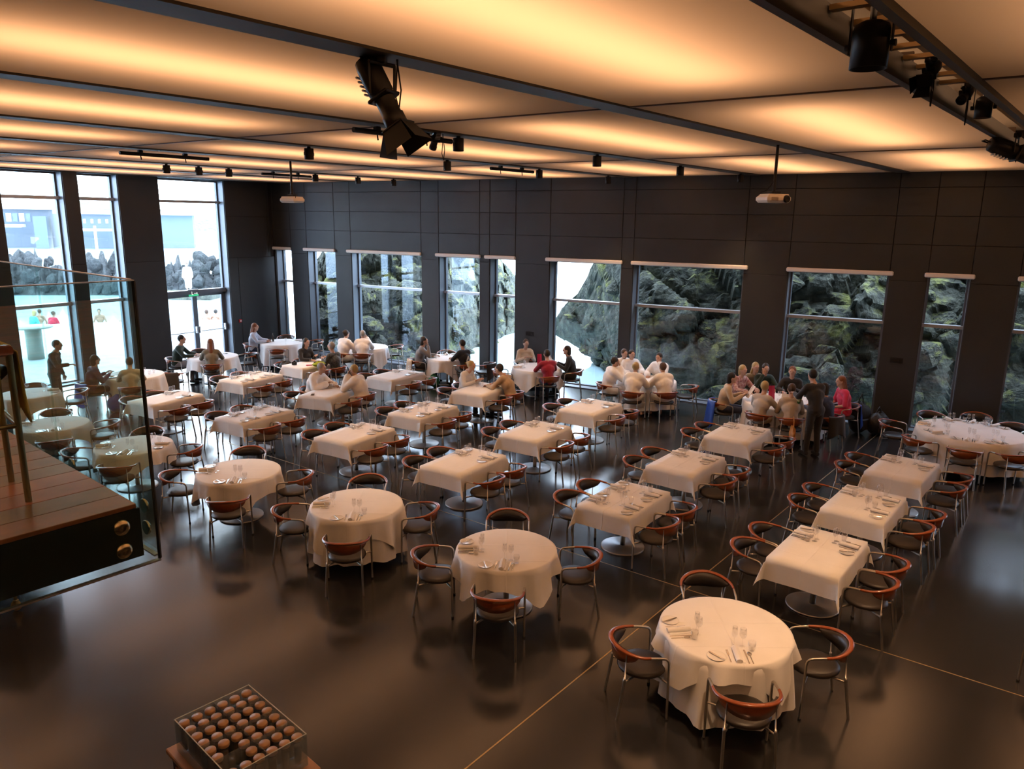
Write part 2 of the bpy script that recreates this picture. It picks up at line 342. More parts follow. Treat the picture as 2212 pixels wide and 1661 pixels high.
for i in range(len(OFF) - 1):
    oa, ob = OFF[i], OFF[i + 1]; ha, hb = HW.get(oa, .135), HW.get(ob, .135)
    for j in range(len(SQ) - 1):
        q0, q1 = SQ[j] + .012, SQ[j + 1] - .012
        quad = [crn(oa - ha, q0), crn(oa - ha, q1), crn(ob + hb, q1), crn(ob + hb, q0)]
        ar = sum(quad[k][0] * quad[(k + 1) % 4][1] - quad[(k + 1) % 4][0] * quad[k][1] for k in range(4))
        if ar < 0: quad = quad[::-1]
        pl = clip(quad, ROOM)
        if not pl: continue
        MB().add([(p[0], p[1], ZC) for p in pl], [tuple(range(len(pl) - 1, -1, -1))]).o('ceiling_panel', fab, ceil)
        cx_ = sum(p[0] for p in pl) / len(pl); cy_ = sum(p[1] for p in pl) / len(pl)
        oc = (oa - ha + ob + hb) / 2; e0 = V((*crn(oc, q0), 0)); e1 = V((*crn(oc, q1), 0))
        # tube row above the middle of the bay, kept inside the room
        seg = [e0 + (e1 - e0) * (k / 40) for k in range(41)]
        inr = [p for p in seg if all((ROOM[(r + 1) % 5][0] - ROOM[r][0]) * (p.y - ROOM[r][1]) - (ROOM[(r + 1) % 5][1] - ROOM[r][1]) * (p.x - ROOM[r][0]) > 0 for r in range(5))]
        if len(inr) < 6: continue
        L = (inr[-1] - inr[0]).length; c = (inr[0] + inr[-1]) / 2
        ld = bpy.data.lights.new('ceiling_tube', 'AREA'); ld.shape = 'RECTANGLE'; ld.size = L * .74; ld.size_y = .6; ld.energy = TUBE * L * .74; ld.color = (1, .55, .285)
        lo = bpy.data.objects.new('ceiling_tube', ld); col.objects.link(lo); lo.location = (c.x, c.y, ZC + .56); lo.rotation_euler = (0, 0, atan2(DB.y, DB.x)); lo.parent = ceil
    for j in range(1, len(SQ) - 1):
        q = SQ[j]; quad = [crn(oa - ha, q - .018), crn(oa - ha, q + .018), crn(ob + hb, q + .018), crn(ob + hb, q - .018)]
        ar = sum(quad[k][0] * quad[(k + 1) % 4][1] - quad[(k + 1) % 4][0] * quad[k][1] for k in range(4))
        pl = clip(quad if ar > 0 else quad[::-1], ROOM)
        if pl: MB().prism(pl, ZC - .012, ZC + .25).o('seam_strip', SEAM, ceil)
TRAY = mat('tray_lit_gold', (.30, .17, .06), .5, .3)  # beige turned golden, warm light inside the trough put into the colour
for o in OFF:
    for lo_, hi_, z0, z1, nm, mt in ([(o - .135, o + .135, ZC - .02, ZR, 'ceiling_beam', BEAM)] if o not in HW else [(o - .25, o - .19, ZC - .05, ZC + .13, 'trough_rail', BEAM), (o + .19, o + .25, ZC - .05, ZC + .13, 'trough_rail', BEAM), (o - .19, o + .19, ZC + .24, ZR, 'trough_top', TRAY)]):
        quad = [crn(lo_, -40), crn(lo_, 60), crn(hi_, 60), crn(hi_, -40)]
        ar = sum(quad[k][0] * quad[(k + 1) % 4][1] - quad[(k + 1) % 4][0] * quad[k][1] for k in range(4))
        pl = clip(quad if ar > 0 else quad[::-1], ROOM)
        if pl: MB().prism(pl, z0, z1).o(nm, mt, ceil)
# ladder rungs of the cable tray inside the trough
for k in range(34):
    p = V((*crn(-1.42, -6), 0)) + DB * (k * .42); MB().box((p.x, p.y, ZC + .10), (.07, .36, .03), atan2(DB.y, DB.x)).o('tray_rung', TRAY, ceil)
# ------------------------------------------------------------------ armchair (faces +y, origin under the seat centre)
def rim(th, z=0):      # horseshoe: th=0 right arm end .. pi left arm end, pi/2 back
    return V((.285 * cos(th), -.02 - .285 * sin(th), z))
def make_chair():
    root = empty('armchair'); tag(root, 'x', 'chair')
    prof = [(.001, .395), (.20, .398), (.235, .41), (.245, .43), (.238, .448), (.20, .462), (.1, .467), (.001, .468)]
    m = MB(); m.lathe(prof, 22); m.v = [(x * .97, y * (1.0 if y > 0 else .95), z) for x, y, z in m.v]; seat = m.o('seat', LEATHER, root)
    for s in (-1, 1):
        pts = [(s * .282, .185, 0), (s * .282, .180, .3), (s * .282, .176, .59)] + [(s * .282, .176 - .06 * (1 - cos(a)), .59 + .06 * sin(a)) for a in (pi / 6, pi / 3, pi / 2)] + [(s * .284, .04, .658), (s * .285, -.03, .663)]
        fl = MB().tube(pts, .0125, 8).o('front_leg', STEEL, root)
        MB().tube([(s * .228, -.285, 0), (s * .215, -.225, .40), (s * .213, -.222, .43), (s * .212, -.22, .431), (s * .206, -.213, .66)], [.0135, .0145, .013, .007, .006], 8).o('rear_leg', STEEL, root)
        MB().tube([(s * .216, -.23, .385), (s * .13, -.10, .385)], .011, 8).o('seat_bracket', STEEL, seat)
        MB().tube([(s * .28, .178, .385), (s * .12, .1, .385)], .011, 8).o('seat_bracket', STEEL, seat)
        MB().lathe([(.015, 0), (.017, .004), (.015, .02)], 8, (s * .282, .185, 0)).o('foot_cap', RUBBER, fl)
    # wooden rail: swept flat oval along the horseshoe
    N = 20; P = []; n = 8
    m = MB()
    for i in range(N + 1):
        th = -.06 + (pi + .12) * i / N; wq = .55 + .45 * sin(max(0, min(pi, th))); c = rim(th, .664 + .048 * sin(max(0, min(pi, th))) ** 1.5); rad = V((cos(th), -sin(th), 0))
        for k in range(n): a = 2 * pi * k / n; P.append(c + rad * (.026 * wq * cos(a)) + V((0, 0, .015 * sin(a))))
    m.add(P, [(i * n + k, i * n + (k + 1) % n, (i + 1) * n + (k + 1) % n, (i + 1) * n + k) for i in range(N) for k in range(n)], True)
    m.add(P[:n], [tuple(range(n))]); m.add(P[-n:], [tuple(range(n - 1, -1, -1))]); rail = m.o('back_rail', WOOD, root)
    def band(r0, r1, deep, nm, mt):
        m = MB(); P = []; N = 20
        for i in range(N + 1):
            th = .32 + (pi - .64) * i / N; q = (sin((th - .32) / (pi - .64) * pi)) ** .6; zt = .664 + .048 * sin(th) ** 1.5 - .006; zb = zt - deep * q - .004
            for rr, z in ((r0, zt), (r1, zt), (r1, (zt + zb) / 2 + .004), (r1, zb), (r0, zb), (r0, (zt + zb) / 2)):
                tl = (zt - z) * .12; P.append(((rr - tl) * cos(th), -.02 - (rr - tl) * sin(th), z))
        m.add(P, [(i * 6 + k, i * 6 + (k + 1) % 6, (i + 1) * 6 + (k + 1) % 6, (i + 1) * 6 + k) for i in range(N) for k in range(6)], True); m.o(nm, mt, rail)
    band(.268, .284, .15, 'back_shell', WOOD); band(.242, .267, .145, 'back_pad', LEATHER)
    return root
chair = Proto(make_chair())
CH_TXT = 'cognac-backed black leather armchair'
def put_chair(p, face, label, group): return chair((p[0], p[1], 0), face - pi / 2, label, group)
# ------------------------------------------------------------------ tables
ROWN = ['rightmost row', 'second row from right', 'third row from right', 'third row from left', 'second row from left', 'leftmost row']
RK = ['front', 'middle', 'back']
RT_ = {}   # (row, rank): x, y, yaw
RT_[0, 0] = (3.75, 8.395, -.671); RT_[0, 1] = (5.036, 9.975, -.689); RT_[0, 2] = (6.384, 11.55, -.711)
RT_[1, 0] = (1.635, 10.025, -.636); RT_[1, 1] = (2.894, 11.724, -.658); RT_[1, 2] = (4.273, 13.504, -.638)
RT_[2, 0] = (-.771, 11.627, -.579); RT_[2, 1] = (.451, 13.453, -.564); RT_[2, 2] = (1.683, 15.368, -.609)
RT_[3, 0] = (-2.877, 13.153, -.537); RT_[3, 1] = (-1.826, 14.928, -.543)
RT_[4, 0] = (-5.15, 14.401, -.542); RT_[4, 2] = (-2.928, 18.39, -.568)
RT_[5, 0] = (-7.509, 15.662, -.48); RT_[5, 1] = (-6.426, 17.89, -.495)
ZT = .745
def from_corner(l, f):
    a, b = F(*l, ZT), F(*f, ZT); e = (b - a).normalized(); n = V((-e.y, e.x, 0)); c = a + e * .41 + n * .63; return (c.x, c.y, atan2(e.y, e.x))
RT_[3, 2] = from_corner((975.4, 846.6), (1043.8, 856.4)); RT_[4, 1] = from_corner((643.8, 855.3), (711, 862)); RT_[5, 2] = from_corner((609, 789), (664.4, 799))
TW, TL = .818, 1.26
def base_parts(root, r=.315):
    MB().lathe([(r, 0), (r, .018), (r - .012, .022), (.05, .03), (.045, .034)], 32).o('base_disc', DISC, root)
    MB().lathe([(.036, .03), (.036, .70)], 14).o('pole', STEEL, root)
def make_rt():
    root = empty('rectangular_table'); tag(root, 'x', 'table'); base_parts(root)
    MB().box((0, 0, .715), (TW - .02, TL - .02, .03), bev=.004).o('table_top', mat('table_board', (.25, .17, .1), .6), root); return root
rtab = Proto(make_rt())
def drape_rect(w, l, ov, seed):
    rnd = random.Random(seed); ph = [rnd.uniform(0, 6.3) for _ in range(8)]; hw, hl = w / 2, l / 2
    cu = [-hw - ov + ov * i / 5 for i in range(5)] + [-hw + w * i / 6 for i in range(7)] + [hw + ov * (i + 1) / 5 for i in range(5)]
    cv = [-hl - ov + ov * i / 5 for i in range(5)] + [-hl + l * i / 8 for i in range(9)] + [hl + ov * (i + 1) / 5 for i in range(5)]
    tws = [rnd.uniform(-.5, .5) for _ in range(4)]
    def pt(u, v):
        x, y = max(-hw, min(hw, u)), max(-hl, min(hl, v)); du, dv = abs(u) - hw, abs(v) - hl; du, dv = max(0, du), max(0, dv); su, sv = (1 if u > 0 else -1), (1 if v > 0 else -1)
        if du == 0 and dv == 0: return (x, y, ZT + .004)
        if du == 0 or dv == 0:
            d = max(du, dv); fl = .03 * d + .007 * (d / ov) * sin((u if dv else v) * 11 + ph[(1 if dv else 0) + (2 if (sv if dv else su) > 0 else 0)]); fl += .006 * min(1, d / .03)
            z = ZT + .004 - d * .992; return (x + (su * fl if du else 0), y + (sv * fl if dv else 0), z)
        r = hypot(du, dv); a = atan2(dv, du); k = (0 if su > 0 else 1) + (0 if sv > 0 else 2)
        h = r * (.30 * sin(2 * a) + .03) + .006; tw = tws[k] * .25 * sin(2 * a) * r
        dx, dy = su * (cos(a) * .6 + .4 * .7), sv * (sin(a) * .6 + .4 * .7); q = hypot(dx, dy)
        return (x + dx / q * h + tw * sv * .7, y + dy / q * h - tw * su * .7, ZT + .004 - sqrt(max(0, r * r - h * h)))
    m = MB(); P = [pt(u, v) for v in cv for u in cu]; nu = len(cu)
    return m.add(P, [(j * nu + i, j * nu + i + 1, (j + 1) * nu + i + 1, (j + 1) * nu + i) for j in range(len(cv) - 1) for i in range(nu - 1)], True)
def drape_round(Rr, side, seed, drop=None, amp=1.0):
    rnd = random.Random(seed); p1, p2, rot = rnd.uniform(0, 6), rnd.uniform(0, 6), rnd.uniform(0, 1.5); n = 72; rings = [0, .5, .93, 1]; m = MB(); P = [(0, 0, ZT + .004)]
    prof = []
    for i in range(n):
        a = 2 * pi * i / n; q = a - rot; ov = min(side / max(abs(cos(q)), abs(sin(q))), side * 1.30) - Rr
        if drop: ov = drop + .03 * sin(3 * a + p1)
        prof.append((a, ov))
    for f in (.5, .97): P += [(Rr * f * cos(a), Rr * f * sin(a), ZT + .004) for a, ov in prof]
    nr = 7
    for j in range(nr):
        for a, ov in prof:
            t = j / (nr - 1); d = ov * t; wv = (sin(9 * a + p1 + .7 * sin(2 * a)) * .7 + sin(16 * a + p2) * .45 + .3 * sin(5 * a)) * amp * 1.25
            rad = Rr + .008 + .035 * t + (.045 * t ** .8) * wv; P.append((rad * cos(a), rad * sin(a), max(.025, ZT - .004 - d * .985)))
    fs = [(0, 1 + i, 1 + (i + 1) % n) for i in range(n)]
    for j in range(nr + 1): b = 1 + j * n; fs += [(b + i, b + n + i, b + n + (i + 1) % n, b + (i + 1) % n) for i in range(n)]
    return m.add(P, fs, True)
# ------------------------------------------------------------------ tableware prototypes
def one(name, mb, mt, cat): return Proto(tag(mb.o(name, mt), 'x', cat))
def lathe2(prof, n=18): return MB().lathe(prof, n)
side_plate = one('side_plate', lathe2([(.001, .003), (.05, .003), (.052, 0), (.056, 0), (.085, .012), (.087, .014), (.084, .015), (.055, .006), (.001, .005)], 22), CHINA, 'plate')
def cutl(kind):
    m = MB()
    if kind == 'knife':
        m.box((0, -.055, .006), (.014, .10, .008), bev=.003); m.box((0, .055, .006), (.017, .12, .0025), bev=.001)
    elif kind == 'butter':
        m.box((0, -.045, .006), (.012, .08, .006), bev=.002); m.box((0, .04, .006), (.016, .09, .0025), bev=.001)
    elif kind == 'fork':
        m.box((0, -.04, .006), (.010, .12, .005), bev=.002); m.box((0, .035, .006), (.022, .035, .004), bev=.0015)
        for k in range(4): m.box((-.0085 + .0057 * k, .075, .006), (.003, .05, .003))
    else:
        m.box((0, -.045, .006), (.010, .12, .005), bev=.002); m.ell((0, .05, .009), (.021, .034, .005), 10)
    return m
knife = one('dinner_knife', cutl('knife'), SILVER, 'knife'); butter = one('butter_knife', cutl('butter'), SILVER, 'knife'); fork = one('fork', cutl('fork'), SILVER, 'fork'); spoon = one('spoon', cutl('spoon'), SILVER, 'spoon')
m = MB(); m.tube([(0, -.115, .022), (0, -.05, .024), (0, .05, .024), (0, .115, .022)], [.030, .033, .033, .030], 10, flat=.72); m.box((.032, 0, .006), (.05, .215, .008), bev=.003)
napkin = one('rolled_napkin', m, CLOTH, 'napkin')
def stem(name, rb, rt, hb, h, rf):
    m = lathe2([(.001, .004), (rf * .4, .005), (rf, .002), (rf, .001), (.001, .0005)]); root = empty(name); tag(root, 'x', 'glass'); m.o('foot', GLASS, root)
    MB().lathe([(.006, .003), (.0038, .02), (.0038, hb - .012), (.007, hb)], 8).o('stem', GLASS, root)
    out = [(.006, hb), (rb * .7, hb + .015), (rb, hb + .04), (rb * .98, hb + .06), (rt, h)]
    MB().lathe(out + [(r - .0012, z + .001) for r, z in out[::-1]], 18).o('bowl', GLASS, root); return Proto(root)
wine = stem('wine_glass', .036, .028, .085, .19, .034); flute = stem('slim_wine_glass', .028, .022, .085, .20, .030)
tumbler = one('water_tumbler', lathe2([(.001, .002), (.027, .002), (.030, .005), (.036, .095), (.0345, .095), (.028, .012), (.001, .012)]), GLASS, 'glass')
GRP = {k: v for k, v in zip('plate butter knife fork spoon napkin wine flute tumbler'.split(), ['side plates on laid tables', 'butter knives on side plates', 'dinner knives on laid tables', 'forks on laid tables', 'spoons on laid tables', 'rolled napkins on laid tables', 'wine glasses on laid tables', 'slim wine glasses on laid tables', 'water tumblers on laid tables'])}
def setting(C, face, edge, where, glasses=True):
    """C table centre, face: direction a diner looks, edge: centre to table edge; where: seat phrase"""
    f = V((cos(face), sin(face), 0)); lf = V((-f.y, f.x, 0)); o = V((C[0], C[1], ZT + .0065)); rz = face - pi / 2; j = lambda k: random.uniform(-k, k)
    b = o - f * edge
    def at(fw, l): return b + f * fw + lf * l
    napkin(at(.135, 0), rz + j(.06), 'rolled white napkin, ' + where, GRP['napkin'])
    fork(at(.13, .075), rz + j(.08), 'steel fork between plate and napkin, ' + where, GRP['fork'])
    p = at(.12 + j(.01), .19); side_plate(p, rz, 'white side plate, ' + where, GRP['plate'])
    butter(p + V((0, 0, .012)), rz + .5 + j(.3), 'butter knife lying on side plate, ' + where, GRP['butter'])
    knife(at(.125, -.085), rz + j(.05), 'dinner knife right of the napkin, ' + where, GRP['knife'])
    spoon(at(.125, -.12), rz + j(.05), 'spoon beside the dinner knife, ' + where, GRP['spoon'])
    if glasses:
        tumbler(at(.235, -.155), rz, 'clear water tumbler, ' + where, GRP['tumbler']); wine(at(.30, -.085), rz, 'stemmed wine glass, ' + where, GRP['wine']); flute(at(.31, -.01), rz, 'slim wine glass, ' + where, GRP['flute'])
# ------------------------------------------------------------------ place the rectangular tables
SEATS = {}
FULL = {(1, 0): 'abcd', (3, 1): 'abcd', (4, 0): 'abcd', (5, 1): 'abcd', (0, 1): 'bcd', (5, 2): '', (4, 1): '', (3, 2): ''}
TPH = {}
for key, (x, y, ya) in sorted(RT_.items()):
    ph = '%s table, %s' % (RK[key[1]], ROWN[key[0]]); TPH[key] = ph
    rtab((x, y, 0), ya, 'steel pedestal dining table with round base disc, ' + ph, 'rectangular dining tables in rows')
    tag(drape_rect(TW, TL, .275, key[0] * 7 + key[1]).o('tablecloth', CLOTH, None, (x, y, 0), ya), 'white linen cloth draped over ' + ph, 'tablecloth', 'cloths on rectangular tables')
    e1 = V((cos(ya), sin(ya), 0)); e2 = V((-e1.y, e1.x, 0)); C = V((x, y, 0))
    for sid, nm, s1, s2 in (('a', 'near left', -1, -1), ('b', 'far left', -1, 1), ('c', 'near right', 1, -1), ('d', 'far right', 1, 1)):
        rnd = random.Random(key[0] * 100 + key[1] * 10 + ord(sid))
        p = C + e1 * s1 * (.645 + rnd.uniform(-.015, .025)) + e2 * s2 * (.30 + rnd.uniform(-.008, .012)); fc = ya + (pi if s1 > 0 else 0) + rnd.uniform(-.07, .07)
        SEATS[key, sid] = (p, fc)
        put_chair(p, fc, '%s, %s seat of %s' % (CH_TXT, nm, ph), 'armchairs at the rectangular tables')
        if sid in FULL.get(key, 'bd'):
            setting(C + e2 * s2 * .30, ya + (pi if s1 > 0 else 0), TW / 2, '%s seat of %s' % (nm, ph))
# ------------------------------------------------------------------ round tables: name: (px, py, radius, phrase, cloth side or drop)
RND = {'C7': (1567, 1359, .61, 'nearest round table', .80), 'C6': (1094, 1186, .60, 'second nearest round table', .82), 'C5': (770.5, 1090, .61, 'third nearest round table', .88), 'C4': (515.5, 1017.5, .62, 'fourth nearest round table', .86),
 'C3': (289, 961.5, .61, 'round table behind the balustrade edge', .82), 'C2': (113, 916.5, .61, 'round table under the balustrade glass', .82), 'C1': (62, 850, .60, 'round table beside the standing person', .85),
 'C8': (289, 809, .68, 'round table at left glass wall', .95), 'C9': (460, 769, .66, 'round table by the glass doors', .95), 'C10': (610, 739, .66, 'round table in the far corner', .98), 'C11': (793, 748.5, .62, 'round table of two robed guests', .98),
 'C12': (966, 772, .58, 'round table of black T-shirt guest', .90), 'C13': (1160, 793, .66, 'round table of red hoodie guest', .95), 'C14': (1397, 821, .72, 'crowded round table of white robes', .98), 'C15': (1692, 868, .86, 'large round table beside the waiter', 1.1), 'C16': (2096, 931, .92, 'large empty round table at right', 1.12)}
RC = {}
for k, (u, v, rr, ph, sd) in RND.items():
    c = F(u, v, ZT); RC[k] = c
    root = empty('round_table', (c.x, c.y, 0), 0, 'pedestal table with steel base disc, ' + ph, 'table', 'round dining tables'); base_parts(root, .33 if rr < .8 else .42)
    MB().lathe([(rr - .02, .70), (rr - .004, .705), (rr - .004, .73), (.001, .731)], 40).o('table_top', mat('table_board', (.25, .17, .1), .6), root)
    long_ = k in ('C5', 'C7', 'C14', 'C15', 'C16', 'C10')
    cl = drape_round(rr, sd, 11 + int(k[1:]), drop=.62 if long_ else None).o('tablecloth', CLOTH, None, (c.x, c.y, 0)); tag(cl, 'white linen cloth hanging in folds over ' + ph, 'tablecloth', 'cloths on round tables')
    if k in ('C5', 'C7'):
        ov = drape_round(rr + .014, sd - .02, 71 + int(k[1:])); ov.v = [(x, y, z + .006) for x, y, z in ov.v]
        tag(ov.o('overlay_cloth', CLOTH, None, (c.x, c.y, 0)), 'square white overlay cloth on top of ' + ph, 'tablecloth', 'overlay cloths')
def rc(k, u, v, mode, seat, person=None):
    """chair at a round table from a pixel: mode 's' seat centre seen, 'b' top of the back rail seen"""
    c = RC[k]; p = F(u, v, .455 if mode == 's' else .70); d = V((c.x - p.x, c.y - p.y, 0)).normalized(); p = V((p.x, p.y, 0))
    if mode == 'b': p += d * .30
    mn = RND[k][2] + .21; cd = hypot(p.x - c.x, p.y - c.y)
    if cd < mn: p = V((c.x, c.y, 0)) - d * mn
    dw = (p - C0).dot(NR) + .46
    if dw > 0: p -= NR * dw; d = V((c.x - p.x, c.y - p.y, 0)).normalized()
    fc = atan2(d.y, d.x); SEATS[k, seat] = (p, fc)
    put_chair(p, fc, '%s, %s seat of %s' % (CH_TXT, seat, RND[k][3]), 'armchairs at the round tables')
for a in [('C7', 1385, 1428, 's', 'left'), ('C7', 1760, 1428, 's', 'right'), ('C7', 1519, 1236, 'b', 'back'), ('C7', 1605, 1528, 's', 'front'),
 ('C6', 946, 1235, 's', 'left'), ('C6', 1242, 1238, 's', 'right'), ('C6', 1098, 1101, 'b', 'back'), ('C6', 1075, 1314, 's', 'front'),
 ('C5', 640, 1135, 's', 'left'), ('C5', 889, 1132, 's', 'right'), ('C5', 800, 1025, 'b', 'back'), ('C5', 750, 1194, 's', 'front'),
 ('C4', 394, 1056, 's', 'left'), ('C4', 634, 1056, 's', 'right'), ('C4', 540, 965, 'b', 'back'), ('C4', 494, 1105, 's', 'front'),
 ('C3', 181, 1003, 's', 'left'), ('C3', 397, 995, 's', 'right'), ('C3', 325, 922, 'b', 'back'), ('C3', 259, 1028, 's', 'front'),
 ('C2', 20, 950, 's', 'left'), ('C2', 211, 940, 's', 'right'), ('C2', 120, 884, 'b', 'back'), ('C2', 120, 974, 's', 'front'),
 ('C1', 72, 828, 'b', 'back'), ('C1', 160, 866, 's', 'right'),
 ('C8', 200, 848, 's', 'left'), ('C8', 282, 838, 'b', 'front'), 
 ('C9', 384, 792, 's', 'left'), ('C9', 457, 786, 'b', 'front'), ('C9', 429, 754, 'b', 'back'), ('C9', 534, 783, 's', 'right'), ('C9', 376, 822, 's', 'front left'),
 ('C10', 549, 759, 's', 'left'), ('C10', 600, 752, 'b', 'front'), ('C10', 619, 724, 'b', 'back'), ('C10', 678, 752, 's', 'right'),
 ('C11', 742, 778, 's', 'left'), ('C11', 780, 765, 'b', 'front'), ('C11', 853, 763, 's', 'right'),
 ('C12', 909, 794, 's', 'left'), ('C12', 1004, 803, 's', 'front'), ('C12', 968, 756, 'b', 'back'), ('C12', 1046, 802, 's', 'right'),
 ('C13', 1128, 777, 'b', 'back left'), ('C13', 1156, 790, 's', 'back'), ('C13', 1189, 813, 'b', 'front'), ('C13', 1234, 818, 's', 'right'), ('C13', 1088, 818, 's', 'left'),
 ('C14', 1314, 848, 's', 'left'), ('C14', 1357, 848, 'b', 'front left'), ('C14', 1448, 850, 'b', 'front right'), ('C14', 1385, 812, 's', 'back'), ('C14', 1455, 817, 's', 'back right'), ('C14', 1340, 824, 's', 'back left'), ('C14', 1480, 854, 's', 'right'),
 ('C15', 1562, 888, 's', 'left'), ('C15', 1590, 866, 's', 'back left'), ('C15', 1627, 853, 's', 'rear left'), ('C15', 1632, 893, 'b', 'front left'), ('C15', 1660, 846, 's', 'rear'), ('C15', 1722, 851, 's', 'back right'), ('C15', 1713, 906, 'b', 'front'), ('C15', 1797, 897, 'b', 'front right'), ('C15', 1822, 897, 's', 'right'),
 ('C16', 2000, 888, 'b', 'back left'), ('C16', 2112, 892, 'b', 'back'), ('C16', 2203, 916, 'b', 'back right'), ('C16', 1932, 938, 's', 'left'), ('C16', 1984, 970, 's', 'front left'), ('C16', 2085, 966, 'b', 'front'), ('C16', 2180, 1003, 's', 'front right')]: rc(*a)
# one more armchair cut by the right edge of the frame
p = F(2214, 1490, 0); put_chair(p + V((.36, .1, 0)), R(115), CH_TXT + ' cut off by the right edge of the picture', 'armchairs at the round tables')
for k, seats in (('C7', (('left', 0), ('front', 1))), ('C6', (('left', 0), ('front', 1))), ('C5', (('left', 0), ('front', 1))), ('C4', (('left', 0), ('front', 1))), ('C3', (('left', 0), ('right', 1), ('front', 0))), ('C2', (('left', 0), ('front', 1))), ('C8', (('front', 0),)), ('C1', (('right', 0),)),
                 ('C16', tuple((s, 1) for s in ('back left', 'back', 'back right', 'left', 'front left', 'front', 'front right'))), ('C10', (('right', 0),)), ('C13', (('left', 1),)), ('C12', (('back', 1),))):
    for s, g in seats:
        p, fc = SEATS[k, s]; setting(RC[k], fc, RND[k][2], '%s seat of %s' % (s, RND[k][3]), True)
# ------------------------------------------------------------------ ceiling fixtures
AB = atan2(DB.y, DB.x)
def onbeam(u, v, o):
    d = ray(u, v); t = o / (d.x * NB[0] + d.y * NB[1]); return V((d.x * t, d.y * t, CH + d.z * t))
LENS = emis('warm_lens', (1, .55, .25), 1.6)
def make_can(name='can_spotlight', r=.075, h=.17):
    root = empty(name); tag(root, 'x', 'spotlight')
    MB().lathe([(r * .95, 0), (r, -.01), (r, -h + .01), (r * .98, -h), (r * .86, -h), (r * .84, -h + .03), (.001, -h + .035)], 20).o('housing', BLACK, root)
    hs = root.children[0]; MB().lathe([(.001, -h + .033), (r * .83, -h + .031)], 18).o('lens', LENS, hs); MB().lathe([(.03, 0), (.03, .05)], 10).o('mount', BLACK, root)
    for s in (-1, 1): MB().box((s * (r + .008), 0, -h * .5), (.012, .03, .05)).o('knob', BLACK, root)
    return Proto(root)
can = make_can()
def lamp(p, e, cone=1.25, d=(0, 0, -1)):
    l = bpy.data.lights.new('lamp_beam', 'SPOT'); l.energy = e; l.color = (1, .58, .30); l.spot_size = cone; l.spot_blend = .9; l.shadow_soft_size = .08
    o = bpy.data.objects.new('lamp_beam', l); col.objects.link(o); o.location = p; o.rotation_euler = V(d).to_track_quat('-Z', 'Y').to_euler()
BN = {-7.36: 'second', -10.46: 'third', -13.42: 'fourth', -16.75: 'fifth', -4.27: 'nearest'}
for o, lst in ((-7.36, ((990, 300), (1290, 337), (1470, 360), (1600, 376))), (-10.46, ((667, 322), (966, 350), (1165, 368), (1314, 382))), (-16.75, ((359, 357), (429, 362), (494, 367), (681, 377), (773, 384), (850, 387)))):
    for k, (u, v) in enumerate(lst):
        p = onbeam(u, v, o); can((p.x, p.y, ZC - .045), AB, 'black can spotlight, %s from the left along %s ceiling beam' % (['first', 'second', 'third', 'fourth', 'fifth', 'sixth'][k], BN[o]), 'can spotlights under the ceiling beams'); lamp((p.x, p.y, ZC - .235), SPOT)
for o, a, b in ((-7.36, (763, 267), (975, 297)), (-13.42, (257, 320), (450, 336)), (-16.75, (565, 371), (672, 377)), (-10.46, (1060, 358), (1152, 367))):
    p, q = onbeam(*a, o), onbeam(*b, o); p.z = q.z = ZC - .10; c = (p + q) / 2; L = (q - p).length; root = empty('lighting_bar', c, AB, 'black lighting bar clamped under the %s ceiling beam' % BN[o], 'lighting bar', 'lighting bars under the ceiling beams')
    MB().tube([(-L / 2, 0, 0), (L / 2, 0, 0)], .032, 10).o('bar', BLACK, root)
    for s in (-.28, .22):
        k = MB(); k.box((s * L, 0, .045), (.07, .08, .05), bev=.01); k.o('clamp', BLACK, root); MB().tube([(s * L, 0, -.02), (s * L + .01, 0, -.09)], .01, 6).o('clamp_screw', BLACK, root)
